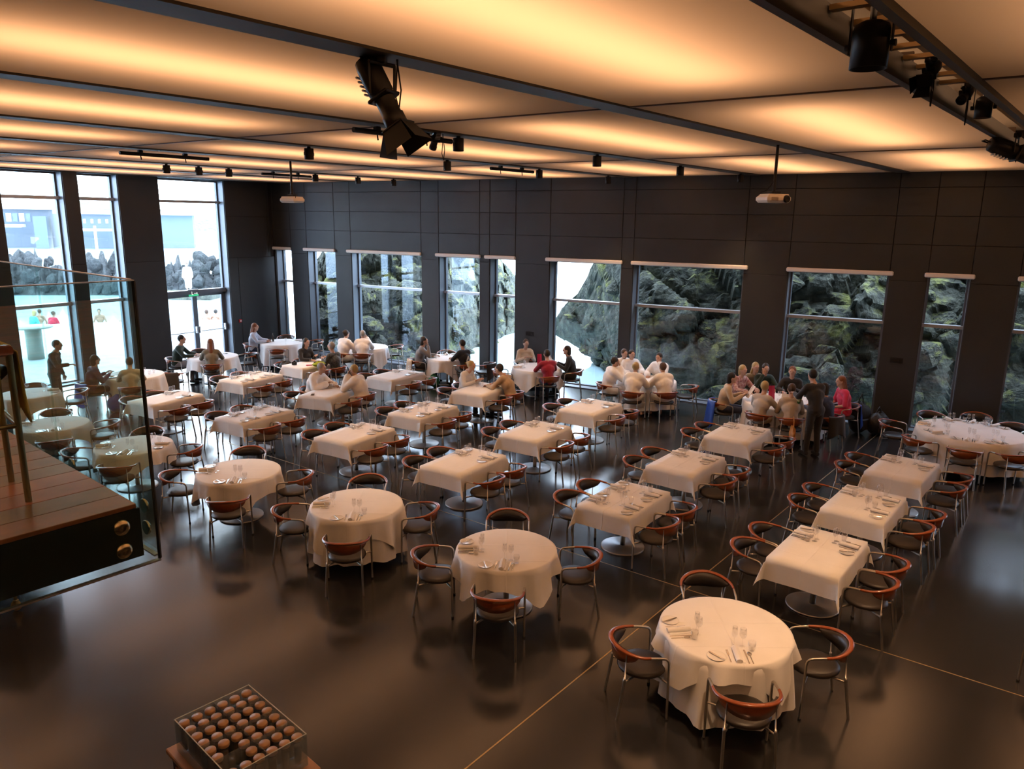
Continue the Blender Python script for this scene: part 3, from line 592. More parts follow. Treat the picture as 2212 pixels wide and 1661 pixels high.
# theatre profile lamp with barn doors
def profile(p, axis, label, doors=True, yoke=.38, sc=1.0, top=ZC - .02):
    root = empty('profile_lamp', p, 0, label, 'stage light'); Q = V(axis).normalized().to_track_quat('Z', 'Y').to_matrix()
    def put(nm, mm, mt, rot=True):
        mm.v = [tuple((Q @ V(q) if rot else V(q)) * (sc if rot else 1)) for q in mm.v]; return mm.o(nm, mt, root)
    body = put('housing', MB().lathe([(.05, -.30), (.085, -.28), (.095, -.22), (.095, -.02), (.075, 0), (.075, .16), (.085, .17), (.085, .24), (.07, .25), (.068, .20), (.001, .2)], 14), BLACK)
    m = MB()
    for k in range(5): m.box((.0, -.10, -.20 + .035 * k), (.12, .012, .012))
    put('cooling_fins', m, ALU); put('rear_handle', MB().tube([(-.04, 0, -.29), (-.05, 0, -.36), (.05, 0, -.36), (.04, 0, -.29)], .009, 6), BLACK); put('slot_frame', MB().box((0, 0, .02), (.19, .19, .03), bev=.01), BLACK)
    if doors:
        put('door_ring', MB().box((0, 0, .26), (.19, .19, .015), bev=.004), BLACK)
        for k, (ax, sg, op) in enumerate((('x', 1, .5), ('x', -1, .25), ('y', 1, .35), ('y', -1, .6))):
            m = MB(); ln = .17; P = [(-.085, 0, 0), (.085, 0, 0), (.12, 0, ln), (-.12, 0, ln)]; P = [(x, y + z * sin(op) * sg + .09 * sg, .265 + z * cos(op)) for x, y, z in P]
            if ax == 'x': P = [(y, x, z) for x, y, z in P]
            m.add(P + [(x * 1.0, y, z + .003) for x, y, z in P], [(0, 1, 2, 3), (7, 6, 5, 4), (0, 4, 5, 1), (1, 5, 6, 2), (2, 6, 7, 3), (3, 7, 4, 0)]); put('barn_door', m, BLACK)
    zt = top - p[2]; sx = DB * .115
    for s in (-1, 1): put('yoke', MB().tube([sx * s * sc, V((sx.x * s, sx.y * s, zt - .05))], .013, 6, flat=.5), BLACK, False)
    put('yoke_top', MB().tube([V((-sx.x, -sx.y, zt - .05)), V((sx.x, sx.y, zt - .05))], .015, 6), BLACK, False); put('clamp', MB().box((0, 0, zt - .02), (.07, .07, .06), bev=.01), BLACK, False)
    put('cable', MB().tube([V((sx.x * 1.2, sx.y * 1.2, zt)), V((sx.x * 1.5, sx.y * 1.5, zt - .2)), V((sx.x * 1.3, sx.y * 1.3, zt - .33)), V((sx.x * 1.05, sx.y * 1.05, zt - .25)), V((sx.x * 1.25, sx.y * 1.25, zt))], .006, 6), RUBBER, False)
    return root
profile(V((-.93, 5.50, 5.45)), (.42, -.18, -.80), 'big black profile stage lamp with open barn doors hanging in foreground', sc=.95)
profile(V((-.2, 9.2, 0)) + V((*[0, 0], 0)) if False else onbeam(940, 283, -7.36) + V((0, 0, -.10)), (-.3, .5, -.8), 'small black stage lamp on the lighting bar behind the big one', doors=False, sc=.6)
p = onbeam(2195, 318, -1.42); p.z = min(p.z, 5.5); profile(p, (.85, -.2, -.35), 'black profile lamp hung from the trough at right picture edge', doors=False, sc=1.1, top=ZC)
# lamps in the trough
def par(u, v, r, h, label, glow=False, ang=0):
    p = onbeam(u, v, -1.42); root = empty('par_can', (p.x, p.y, p.z), AB, label, 'spotlight')
    MB().lathe([(r * .55, h * .5), (r * .9, h * .42), (r, h * .3), (r, -h * .5), (r * .94, -h * .5), (r * .92, h * .2), (.001, h * .25)], 22).o('housing', BLACK, root)
    MB().lathe([(.001, -h * (.42 if glow else .1)), (r * .9, -h * (.42 if glow else .1))], 18).o('lens', LENS if glow else BLACK, root)
    for s in (-1, 1): MB().box((0, s * (r + .012), .12), (.03, .008, h * .8 + .12)).o('bracket', BLACK, root); MB().lathe([(.02, -.015), (.02, .015)], 8, (0, s * (r + .02), 0), Matrix.Rotation(pi / 2, 3, 'X')).o('knob', BLACK, root)
    MB().tube([(0, 0, h * .4), (0, 0, ZC + .24 - p.z)], .02, 8).o('hanger', BLACK, root); lamp((p.x, p.y, p.z - h * .52), SPOT * 2.2, 1.5)
par(1880, 98, .105, .26, 'large black can lamp hanging in the cable trough top right'); par(2125, 232, .075, .20, 'black can lamp with warm glowing mouth in the trough', True)
for k, (u, v, lb) in enumerate(((2008, 158, 'small black spotlight in trough right of the large can'), (2085, 205, 'small black spotlight in trough just left of glowing can'))):
    p = onbeam(u, v, -1.42); profile(V((p.x, p.y, p.z)), (-.6, -.6, -.5), lb, doors=(k == 0), sc=.5, top=ZC + .1)
# projectors
PW = mat('projector_white', (.80, .72, .62), .4)
def projector(u, v, o, zb, rz, label):
    p = onbeam(u, v, o); root = empty('projector', (p.x, p.y, zb), rz, label, 'projector', 'ceiling projectors')
    m = MB(); m.box((0, 0, 0), (.42, .32, .11), bev=.035); m.o('body', PW, root); m = MB(); m.box((0, -.0, .055), (.36, .26, .03), bev=.012); m.o('lid', PW, root)
    MB().lathe([(.055, 0), (.05, .03), (.035, .032), (.001, .02)], 16, (.10, -.155, 0), Matrix.Rotation(pi / 2, 3, 'X')).o('lens', BLACK, root)
    m = MB()
    for k in range(7): m.box((-.10, -.162, -.025 + k * .008), (.12, .004, .003))
    m.o('vent_grille', mat('grille_brown', (.25, .17, .12), .6), root); MB().box((0, 0, .09), (.16, .14, .04), bev=.01).o('mount_plate', BLACK, root)
    MB().tube([(0, 0, .10), (0, 0, ZC - zb)], .022, 10).o('pole', BLACK, root); MB().tube([(.02, 0, .3), (-.1, .03, .13), (-.17, .08, .09), (-.19, .12, .03)], .006, 6).o('cable', RUBBER, root)
projector(627, 345, -13.42, 4.944, AB + .25 + pi / 2, 'white ceiling projector on long pole at left, near the corner'); projector(1681, 308, -4.27, 4.954, .35, 'white ceiling projector with round lens on pole at right')
# ------------------------------------------------------------------ small wall fittings
root = empty('exit_sign', LW(-3.15, GD - .12, 2.2), AL, 'green emergency exit sign over the glass doors', 'sign')
MB().box((0, 0, 0), (.34, .03, .17), bev=.006).o('panel', emis('exit_green', (.05, .62, .28), .5), root)
m = MB(); m.box((-.07, -.018, .01), (.025, .004, .07)); m.box((-.07, -.018, .055), (.025, .004, .025)); m.box((-.045, -.018, -.03), (.05, .004, .018)); m.box((.06, -.018, 0), (.10, .004, .02)); m.box((.11, -.018, 0), (.03, .004, .06)); m.o('pictogram', emis('exit_white', (.9, 1, .95), .6), root)
MB().box((0, .03, .1), (.38, .04, .06)).o('bracket', ALU, root)
root = empty('fire_alarm_button', LW(-1.66, -.02, 1.19), AL, 'small red fire alarm call point beside the glass doors', 'alarm'); MB().box((0, 0, 0), (.11, .04, .11), bev=.01).o('case', mat('alarm_red', (.5, .02, .02), .4), root); MB().box((0, -.022, 0), (.06, .006, .05)).o('glass', CHINA, root)
for s, lb in ((10.15, 'small dark switch plate on the pier left of the red hoodie'), (19.55, 'small dark switch plate on the pier above the luggage')):
    root = empty('switch_plate', RW(s, -.01, 1.42 if s < 12 else 1.62), AR, lb, 'switch'); MB().box((0, 0, 0), (.26, .02, .12), bev=.005).o('plate', BLACK, root)
    for k in (-1, 0, 1): MB().box((k * .08, -.012, 0), (.06, .01, .07), bev=.003).o('rocker', RUBBER, root)
# ------------------------------------------------------------------ gallery deck with glass balustrade (upper left)
ZD = 3.33; K = V((-1.696, 3.188, 0)); EF = V((-.6465, -.7629, 0)).normalized(); EB = V((EF.y, -EF.x, 0)); AF = atan2(EF.y, EF.x)
def D(a, b, z): return K + EF * a + EB * b + V((0, 0, z))
pl = [D(0, 0, 0), D(0, 9, 0), D(3.4, 9, 0), D(3.4, 0, 0)]
area = sum(pl[i].x * pl[(i + 1) % 4].y - pl[(i + 1) % 4].x * pl[i].y for i in range(4)); pl = pl if area > 0 else pl[::-1]
deck = tag(MB().prism([(p.x, p.y) for p in pl], ZD - .255, ZD - .022).o('gallery_floor', mat('deck_black', (.006, .007, .006), .6)), kind='structure')
PLK = [mat('deck_plank_%d' % k, c, .32, var=.3, nscale=5, coat=.2) for k, c in enumerate(((.32, .105, .05), (.25, .095, .05), (.38, .10, .042), (.24, .11, .06)))]
for k in range(52):
    m = MB(); b0 = .008 + k * .172; c = D(1.7, b0 + .083, ZD - .011); m.box(c, (3.38, .168, .021), AF, bev=.002); m.o('plank', PLK[(k * 7 + k // 3) % 4], deck)
GED = mat('glass_edge', (.10, .22, .20), .1, 0, spec=.8); BRASS = mat('bolt_metal', (.55, .45, .28), .25, 1)
def bal(a0, b0, a1, b1, off, label):
    p, q = D(a0, b0, 0) + off, D(a1, b1, 0) + off; c = (p + q) / 2; L = (q - p).length; root = empty('glass_balustrade', (c.x, c.y, 0), atan2((q - p).y, (q - p).x), label, 'balustrade', 'glass balustrade panels')
    MB().box((0, 0, (4.34 + 3.06) / 2), (L - .014, .018, 4.34 - 3.06)).o('pane', GREEN, root); MB().box((0, 0, 4.343), (L - .004, .018, .004)).o('top_edge', ALU, root); MB().box((0, 0, 3.056), (L - .004, .02, .008)).o('bottom_edge', ALU, root)
    return root, L
of, ob_ = -EB * .055, -EF * .055
r1, L1 = bal(-.05, 0, 3.4, 0, of, 'green-tinted glass balustrade panel with round bolts nearest the camera'); r2, L2 = bal(0, .0, 0, 1.13, ob_, 'green-tinted glass balustrade panel at the gallery corner'); r3, L3 = bal(0, 1.14, 0, 4.5, ob_, 'green-tinted glass balustrade panel running left behind the stool')
MB().box(D(0, 0, 3.7) + of * .9 + ob_ * .9 - r2.location, (.012, .012, 1.28), 0).o('corner_edge', RUBBER, r2).rotation_euler.z = -r2.rotation_euler.z  # added dark strip standing for the glass edge seen end-on
r2.children[-1].location = (0, 0, 0)
def bolts(root, xs, side):
    for x in xs:
        for z in (3.265, 3.155): MB().lathe([(.034, 0), (.036, .006), (.03, .016), (.012, .018), (.001, .014)], 20, (x, side * .010, z), Matrix.Rotation(-side * pi / 2, 3, 'X')).o('bolt', BRASS, root); 
sd = 1 if (Matrix.Rotation(r1.rotation_euler.z, 3, 'Z') @ V((0, 1, 0))).dot(of) > 0 else -1
bolts(r1, [-L1 / 2 + .16, -L1 / 2 + 1.2, -L1 / 2 + 2.2], sd)
sd = 1 if (Matrix.Rotation(r2.rotation_euler.z, 3, 'Z') @ V((0, 1, 0))).dot(ob_) > 0 else -1
bolts(r2, [-L2 / 2 + .12, L2 / 2 - .12], sd)
# bar stool with a yellow cloth on the deck
fa, fb = F(62, 1083, ZD), F(25, 1040, ZD); ax = (fb - fa).normalized(); nx = V((-ax.y, ax.x, 0)); nx = nx if nx.x < 0 else -nx; sw = .40
OLD = mat('dark_brass_tube', (.32, .26, .16), .35, 1)
root = empty('bar_stool', fa, 0, 'tubular bar stool with rounded wooden rail on the gallery deck', 'stool'); w_ = max(.34, (fb - fa).length)
cs = [V((0, 0, 0)), ax * w_, ax * w_ + nx * sw, nx * sw]; ctr = (cs[0] + cs[2]) / 2
for c in cs: MB().tube([c, c + V((0, 0, .70))], .014, 10).o('leg', OLD, root)
for i in range(4): MB().tube([cs[i] + V((0, 0, .36)), cs[(i + 1) % 4] + V((0, 0, .36))], .011, 8).o('footrest_bar', OLD, root)
MB().lathe([(.001, 0), (.2, .0), (.22, .02), (.21, .045), (.001, .05)], 24, ctr + V((0, 0, .56))).o('seat', LEATHER, root)
MB().tube([c + V((0, 0, .70)) for c in (cs[3], cs[0], cs[1], cs[2])], .026, 10).o('wooden_rail', WOOD, root)
YEL = mat('yellow_fleece', (.42, .30, .08), .9, var=.2, bump=.4, bscale=40)
def yf(u, v):
    p = cs[0] + ax * (w_ * (.1 + .8 * u)) ; d = abs(v - .5) * 2; sg = -1 if v < .5 else 1; dep = .33 + .06 * sin(u * 9); return p + nx * (-.005 + sg * (.034 + .02 * d + .012 * sin(u * 14 + sg) * d)) + V((0, 0, .735 - d * dep))
yc = MB().grid(yf, 14, 14); yo = yc.o('yellow_jacket', YEL, None, fa); tag(yo, 'mustard yellow fleece hanging over the stool rail', 'jacket')
mo = yo.modifiers.new('thickness', 'SOLIDIFY'); mo.thickness = .008
# trolley under the deck: only a caster shows
p = F(37, 1318, 0); root = empty('storage_trolley', p, 0, 'dark storage trolley on casters under the gallery', 'trolley')
MB().box((-.45, .40, .66), (.98, .82, .92), bev=.02).o('body', mat('trolley_black', (.008, .008, .009), .6), root)
for x, y in ((0, 0.14), (-.85, .14), (-.4, .80), (-.85, .80)):
    q = MB().lathe([(.012, -.018), (.055, -.018), (.062, -.012), (.062, .012), (.055, .018), (.012, .018)], 18, (x, y - .14, .062), Matrix.Rotation(pi / 2, 3, 'X')).o('caster_wheel', mat('caster_tan', (.30, .24, .14), .4), root)
    MB().box((x, y - .14, .115), (.05, .055, .05), bev=.008).o('caster_fork', OLD, root); MB().lathe([(.02, .13), (.02, .2)], 10, (x, y - .14, 0)).o('caster_stem', OLD, root)
# ------------------------------------------------------------------ acrylic jar rack on a wooden cabinet (bottom)
ZA = 1.1; cb, cl_, cr_ = F(537.4, 1479.3, ZA), F(376, 1555.4, ZA), F(660.4, 1587.2, ZA)
EU = (cl_ - cb).normalized(); EV = V((-EU.y, EU.x, 0)); EV = EV if EV.dot(cr_ - cb) > 0 else -EV; LU, LV = (cl_ - cb).length, (cr_ - cb).length; HB = .25; AU = atan2(EU.y, EU.x)
cc = cb + EU * LU / 2 + EV * LV / 2; cc.z = 0
cab = empty('service_cabinet', cc, AU, 'wooden service cabinet under the clear jar rack', 'cabinet')
MB().box((0, 0, ZA - HB - .02), (LU + .10, LV + .16, .04), bev=.006).o('cabinet_top', mat('cabinet_wood', (.42, .21, .10), .35, var=.2, nscale=6, coat=.3), cab); MB().box((0, 0, (ZA - HB - .04) / 2 + .02), (LU + .04, LV + .10, ZA - HB - .08), bev=.006).o('body', mat('cabinet_dark', (.035, .018, .012), .5), cab)
sy = 1 if (Matrix.Rotation(AU, 3, 'Z') @ V((0, 1, 0))).dot(EV) > 0 else -1
for s in (-1, 1): MB().box((LU / 2 + .025, s * .2, .42), (.018, .36, .66), bev=.004).o('door', WOOD, cab)
rack = empty('jar_rack', (cc.x, cc.y, ZA - HB), AU, 'clear acrylic rack with dividers full of lidded jars', 'rack')
for s in (-1, 1):
    MB().box((s * (LU / 2 - .003), 0, HB / 2 + .003), (.006, LV, HB - .002)).o('side', ACRYL, rack); MB().box((0, s * (LV / 2 - .003), HB / 2 + .003), (LU - .014, .006, HB - .002)).o('side', ACRYL, rack)
MB().box((0, 0, .004), (LU - .016, LV - .016, .004)).o('bottom', ACRYL, rack)
MB().box((0, 0, HB / 2 + .01), (.004, LV - .02, HB - .012)).o('divider', ACRYL, rack)
for k in (1, 2, 3):
    for s in (-1, 1): MB().box((s * LU / 4, -LV / 2 + LV * k / 4, HB / 2 + .01), (LU / 2 - .02, .004, HB - .012)).o('divider', ACRYL, rack)
EDGE = mat('acrylic_edge', (.55, .58, .55), .2)
for s in (-1, 1): MB().box((s * (LU / 2 - .003), 0, HB + .0035), (.007, LV, .003)).o('rim', EDGE, rack); MB().box((0, s * (LV / 2 - .003), HB + .0035), (LU, .007, .003)).o('rim', EDGE, rack)
jr = empty('lidded_jar'); tag(jr, 'x', 'jar'); MB().lathe([(.001, .001), (.027, .001), (.029, .006), (.029, .15), (.026, .165), (.026, .17), (.024, .17), (.027, .15), (.027, .01), (.001, .008)], 14).o('glass_body', GLASS, jr); MB().lathe([(.035, .172), (.0375, .175), (.0375, .192), (.036, .195), (.001, .195)], 20).o('lid', mat('tan_lid', (.48, .28, .14), .45), jr)
MB().lathe([(.001, .012), (.025, .012), (.025, .13), (.001, .13)], 12).o('contents', mat('jar_contents', (.16, .12, .08), .8), jr)
jar = Proto(jr); ORDN = ['first', 'second', 'third', 'fourth', 'fifth', 'sixth', 'seventh', 'eighth']
for ch in jr.children: ch.scale.z = 1.18
for v_ in range(8):
    for u_ in range(6):
        if (v_, 5 - u_) in ((5, 1), (6, 0), (6, 1)): continue
        p = cb + EU * (LU * (u_ + .5) / 6) + EV * (LV * (v_ + .5) / 8); p.z = ZA - HB + .006; jar(p, 0, 'tan-lidded jar in clear rack, %s row from the back, %s from left' % (ORDN[v_], ORDN[5 - u_]), 'lidded jars in the acrylic rack')
# ------------------------------------------------------------------ outside: lagoon, terrace, lava rock
WAT = mat('milky_water', (.52, .70, .75), .08, var=.1, nscale=.15, bump=.05, bscale=1.2, spec=.4)
m = MB(); m.add([(-320, -60, -.42), (200, -60, -.42), (200, 420, -.42), (-320, 420, -.42)], [(0, 1, 2, 3)]); tag(m.o('outside_water', WAT), kind='structure')
PAV = mat('pale_paving', (.36, .42, .45), .55, var=.15, nscale=2)
def paving(mt):
    t = mt.node_tree; b = t.nodes['Principled BSDF']; co = t.nodes.new('ShaderNodeTexCoord'); br = t.nodes.new('ShaderNodeTexBrick'); bp = t.nodes.new('ShaderNodeBump')
    br.inputs['Scale'].default_value = 1.6; br.inputs['Mortar Size'].default_value = .02; bp.inputs['Strength'].default_value = .8; bp.inputs['Distance'].default_value = .02; bp.invert = True
    t.links.new(co.outputs['Object'], br.inputs['Vector']); t.links.new(br.outputs['Fac'], bp.inputs['Height']); t.links.new(bp.outputs[0], b.inputs['Normal'])
paving(PAV)
tp = [LW(-30, .45, 0), LW(.2, .45, 0), LW(4.2, 3, 0), LW(4.0, 8.2, 0), LW(-1, 12.6, 0), LW(-5, 13.6, 0), LW(-30, 15, 0)]
ar = sum(tp[i].x * tp[(i + 1) % 7].y - tp[(i + 1) % 7].x * tp[i].y for i in range(7)); tp = tp if ar > 0 else tp[::-1]
tag(MB().prism([(p.x, p.y) for p in tp], -.6, -.03).o('outside_terrace', PAV), kind='structure')
TT = mat('terrace_table_stone', (.36, .40, .34), .6)
for (u, v, lb) in ((79, 775, 'round pedestal table on the terrace seen through balustrade glass'), (-60, 790, 'second round pedestal table on the terrace, far left')):
    p = F(u, v, -.03); root = empty('terrace_table', p, 0, lb, 'table'); MB().lathe([(.24, 0), (.24, .95), (.2, 1.0)], 20).o('pedestal', TT, root); MB().lathe([(.2, 1.0), (.56, 1.02), (.58, 1.04), (.57, 1.07), (.001, 1.075)], 30).o('round_top', TT, root)
# lava rock
LAVA = mat('lava_rock', (.026, .030, .026), .9, c2=(.115, .12, .09), nscale=3.5, bump=1, bscale=6, bdist=.12)
def moss(mt, amount, c):
    t = mt.node_tree; b = t.nodes['Principled BSDF']; old = b.inputs['Base Color'].links[0].from_socket; co = t.nodes.new('ShaderNodeTexCoord'); n = t.nodes.new('ShaderNodeTexNoise'); n.inputs['Scale'].default_value = .9; n.inputs['Detail'].default_value = 8; n.inputs['Roughness'].default_value = .7
    g = t.nodes.new('ShaderNodeNewGeometry'); sp = t.nodes.new('ShaderNodeSeparateXYZ'); t.links.new(g.outputs['Normal'], sp.inputs[0]); ml = t.nodes.new('ShaderNodeMath'); ml.operation = 'MULTIPLY_ADD'; ml.inputs[1].default_value = .10; t.links.new(sp.outputs[2], ml.inputs[0]); t.links.new(n.outputs[0], ml.inputs[2])
    r = t.nodes.new('ShaderNodeMapRange'); r.inputs[1].default_value = amount; r.inputs[2].default_value = amount + .12; t.links.new(ml.outputs[0], r.inputs[0]); mx = t.nodes.new('ShaderNodeMixRGB'); mx.inputs[2].default_value = (*c, 1)
    t.links.new(co.outputs['Object'], n.inputs['Vector']); t.links.new(r.outputs[0], mx.inputs[0]); t.links.new(old, mx.inputs[1]); t.links.new(mx.outputs[0], b.inputs['Base Color'])
moss(LAVA, .56, (.20, .21, .06))
def rockmesh(seed, mt):
    rn = random.Random(seed * 31 + 5); pl = []
    for _ in range(22):
        n_ = V((rn.gauss(0, 1), rn.gauss(0, 1), rn.gauss(0, 1))).normalized(); pl.append((n_, rn.uniform(.62, 1.0)))
    def pt(u, v):
        a, b = 2 * pi * u, pi * (v - .5); d = V((cos(a) * cos(b), sin(a) * cos(b), sin(b))); r = min([1.25] + [h / n_.dot(d) for n_, h in pl if n_.dot(d) > .05])
        return d * (r + .05 * noise.noise(d * 4 + V((seed, 0, 0))))
    m = MB(); m.grid(pt, 22, 14, False); return m.mesh('boulder', mt)
BANKM = mat('bank_lava', (.014, .018, .021), .9, c2=(.06, .07, .072), nscale=2.2, bump=1, bscale=4, bdist=.2)  # darker lava tone than the cliffs, for the far bank
ROCKS = [rockmesh(k, LAVA) for k in range(8)]; BANKR = [rockmesh(k + 20, BANKM) for k in range(6)]
def boulder(p, s, par, rnd, flat=.75, src=None):
    o = bpy.data.objects.new('boulder', rnd.choice(src or ROCKS)); col.objects.link(o); o.parent = par; o.location = p; o.scale = (s * rnd.uniform(.8, 1.3), s * rnd.uniform(.8, 1.3), s * flat * rnd.uniform(.7, 1.2)); o.rotation_euler = (rnd.uniform(-.4, .4), rnd.uniform(-.4, .4), rnd.uniform(0, 6.3)); return o
def lerp_poly(pl, t):
    L = [0]
    for i in range(1, len(pl)): L.append(L[-1] + abs(pl[i][0] - pl[i - 1][0]))
    s = t * L[-1]
    for i in range(1, len(pl)):
        if s <= L[i] + 1e-9: k = (s - L[i - 1]) / max(1e-9, L[i] - L[i - 1]); return tuple(pl[i - 1][q] + (pl[i][q] - pl[i - 1][q]) * k for q in range(2))
    return pl[-1]
def cliff(base, top, back, label, seed, nb, rough, rsz, zb=-.45, bf=None):
    rnd = random.Random(seed); nu, nv = 190, 80; root = empty('lava_cliff', F(*base[len(base) // 2], zb), 0, label, 'rock'); O = root.location.copy()
    def P(u, v):
        b = bf(u) if bf else F(*lerp_poly(base, u), zb); tu, tv = lerp_poly(top, u); d = ray(tu, tv); h = hypot(d.x, d.y); rg = hypot(b.x, b.y) + back; tpt = V((0, 0, CH)) + d * (rg / h)
        q = b + (tpt - b) * min(1, v); out = V((-b.x, -b.y, 0)).normalized()
        if v > 1: q = tpt + V((b.x, b.y, 0)).normalized() * (v - 1) * 14 - V((0, 0, (v - 1) * 1.5))
        c = q * .45 + V((seed, 0, 0)); dd, pts = noise.voronoi(c); blk = (dd[1] - dd[0]); tl = noise.cell_vector(V(pts[0]) * 7.7); c2_ = q * 1.5 + V((0, seed, 0)); dd2, pt2 = noise.voronoi(c2_); tl2 = noise.cell_vector(V(pt2[0]) * 7.7)
        k = noise.fractal(q * .3 + V((0, 0, seed)), 1, 2, 3) * .7 + (tl.x - .5) * 1.1 + (tl - V((.5, .5, .5))).dot(c - V(pts[0])) * 2.6 + min(.12, blk) * 3 + (tl2.y - .5) * .45 + (tl2 - V((.5, .5, .5))).dot(c2_ - V(pt2[0])) * .8 + min(.1, dd2[1] - dd2[0]) * 1.2 + noise.fractal(q * 3, 1, 2, 3) * .12
        q = q + (out * .8 + V((0, 0, .45 if v < 1 else .3))) * k * rough * min(1, .35 + v * 2); dw = (q - C0).dot(NR)
        return q + NR * max(0, 1.15 - dw)
    m = MB(); m.grid(lambda u, v: P(u, v * 1.2) - O, nu, nv, False); m.o('rock_face', LAVA, root)
    for k in range(nb):
        u, v = rnd.random(), rnd.random() ** 1.6 * .95; boulder(P(u, v) - O, rsz * rnd.uniform(.35, 1.0) * (1.2 - .5 * v), root, rnd)
    return root
cliff([(640, 795), (680, 792), (780, 792), (900, 792), (962, 784), (1035, 750), (1100, 724), (1150, 708)], [(645, 610), (662, 585), (690, 558), (722, 538), (800, 515), (950, 515), (1005, 538), (1035, 556), (1062, 585), (1082, 560), (1113, 594), (1150, 606)], 3.0, 'dark lava rock cliff behind the left windows, milky channel below', 3, 90, .55, .55)
cliff([(1172, 790), (1215, 800), (1260, 808), (1340, 824), (1460, 844), (1540, 858), (1600, 868), (1700, 884), (1800, 900), (1900, 918), (2000, 938), (2212, 985), (2500, 1050)], [(1185, 715), (1212, 668), (1245, 642), (1265, 610), (1292, 565), (1330, 500), (1400, 470), (1600, 455), (1800, 450), (2000, 445), (2212, 440), (2350, 430), (2500, 420)], 1.7, 'steep mossy lava rock face behind the right-hand windows', 9, 120, .42, .42, bf=lambda u: RW(10.0 + 21 * u, 1.75 + 4.2 * max(0, 1 - u * 7), -.45))
# rock bank across the lagoon
rnd = random.Random(5); bank = empty('rock_bank', F(250, 630, -.42), 0, 'low ragged lava rock bank across the lagoon', 'rock')
m = MB(); m.grid(lambda u, v: F(-130 + 700 * u, 638 - 22 * v, -.42) + V((0, 0, sin(v * pi) * (1.5 + 1.5 * noise.fractal(V((u * 40, v * 3, 2)), 1, 2, 4)))) - bank.location, 240, 8, False); m.o('ridge', BANKM, bank)
for k in range(290):
    u = -100 + 640 * (k / 290) + rnd.uniform(-6, 6); p = F(u, 632 + rnd.uniform(-14, 6), -.42); boulder(p + V((0, 0, 2.1 * rnd.random() ** 1.5)) - bank.location, rnd.uniform(.2, .5), bank, rnd, 1.3, BANKR)
# far building and hills in the steam
BW, BD, BG = mat('far_white', (.6, .62, .65), .7), mat('far_dark', (.10, .13, .17), .7), mat('far_glass', (.05, .09, .13), .2)
def bld(u0, u1, vb, z0, z1, nm, mt, par, dep=8, push=0):
    a, b = F(u0, vb, 0), F(u1, vb, 0); d = (b - a); L = d.length; d.normalize(); n = V((-d.y, d.x, 0)); n = n if n.y > 0 else -n; c = (a + b) / 2 + n * (dep / 2 + push)
    return MB().box(V((c.x, c.y, (z0 + z1) / 2)) - par.location, (L, dep, z1 - z0), atan2(d.y, d.x)).o(nm, mt, par)
far = empty('spa_building', F(130, 528, 0), 0, 'low spa building half hidden in steam beyond the lagoon', 'building')
bld(-150, 112, 528, -.4, 5.2, 'wall', BD, far); bld(-150, 120, 528, 5.2, 5.8, 'roof', BW, far, 10, -1); bld(-150, 60, 529, 2.6, 3.0, 'canopy', BW, far, 3, -2.5); bld(82, 110, 530, -.4, 4.2, 'tower', BG, far, 3, -1.2)
for k in range(5): bld(8 + k * 14, 18 + k * 14, 529, 3.4, 4.6, 'window', BW if k % 2 else BG, far, .4, -.25)
far2 = empty('bath_house', F(300, 532, 0), 0, 'grey bath house with window row painted white as lit beyond the lagoon', 'building')
bld(130, 420, 530, -.4, 4.6, 'wall', BD, far2); bld(125, 430, 530, 4.6, 5.2, 'roof', BW, far2, 10, -1); bld(150, 280, 531, 2.2, 2.5, 'canopy', BW, far2, 3, -2.2); bld(214, 219, 533, -.4, 3.0, 'post', BW, far2, .4, -3)
for k in range(9): bld(170 + k * 16, 175 + k * 16, 531, 3.3, 3.9, 'window', BW, far2, .3, -.2)  # plain boxes, white colour stands in for lit windows
m = MB(); hc = F(200, 495, 0); hd = V((hc.x, hc.y, 0)).normalized(); hs = V((hd.y, -hd.x, 0))
hill = m.grid(lambda u, v: hc + hs * ((u - .5) * 420) + hd * (v * 120) + V((0, 0, -1 + sin(v * pi) * (8 + 7 * noise.fractal(V((u * 6, v * 2, 4)), 1, 2, 5)))), 60, 8).o('distant_hill', LAVA); tag(hill, 'pale distant hill behind the lagoon buildings', 'hill')
# steam over the lagoon
sm = bpy.data.materials.new('steam'); sm.use_nodes = True; t = sm.node_tree; t.nodes.clear(); o_ = t.nodes.new('ShaderNodeOutputMaterial'); sc_ = t.nodes.new('ShaderNodeVolumeScatter'); sc_.inputs['Color'].default_value = (.93, .96, 1, 1); sc_.inputs['Density'].default_value = FOG; t.links.new(sc_.outputs[0], o_.inputs['Volume'])
sp_ = [LW(-60, 17, 0), LW(2, 15.5, 0), LW(14, 16, 0), LW(22, 170, 0), LW(-60, 170, 0)]
ar = sum(sp_[i].x * sp_[(i + 1) % 5].y - sp_[(i + 1) % 5].x * sp_[i].y for i in range(5)); sp_ = sp_ if ar > 0 else sp_[::-1]
tag(MB().prism([(p.x, p.y) for p in sp_], -.40, 9).o('steam', sm), 'white steam drifting over the lagoon', 'steam', kind='stuff')
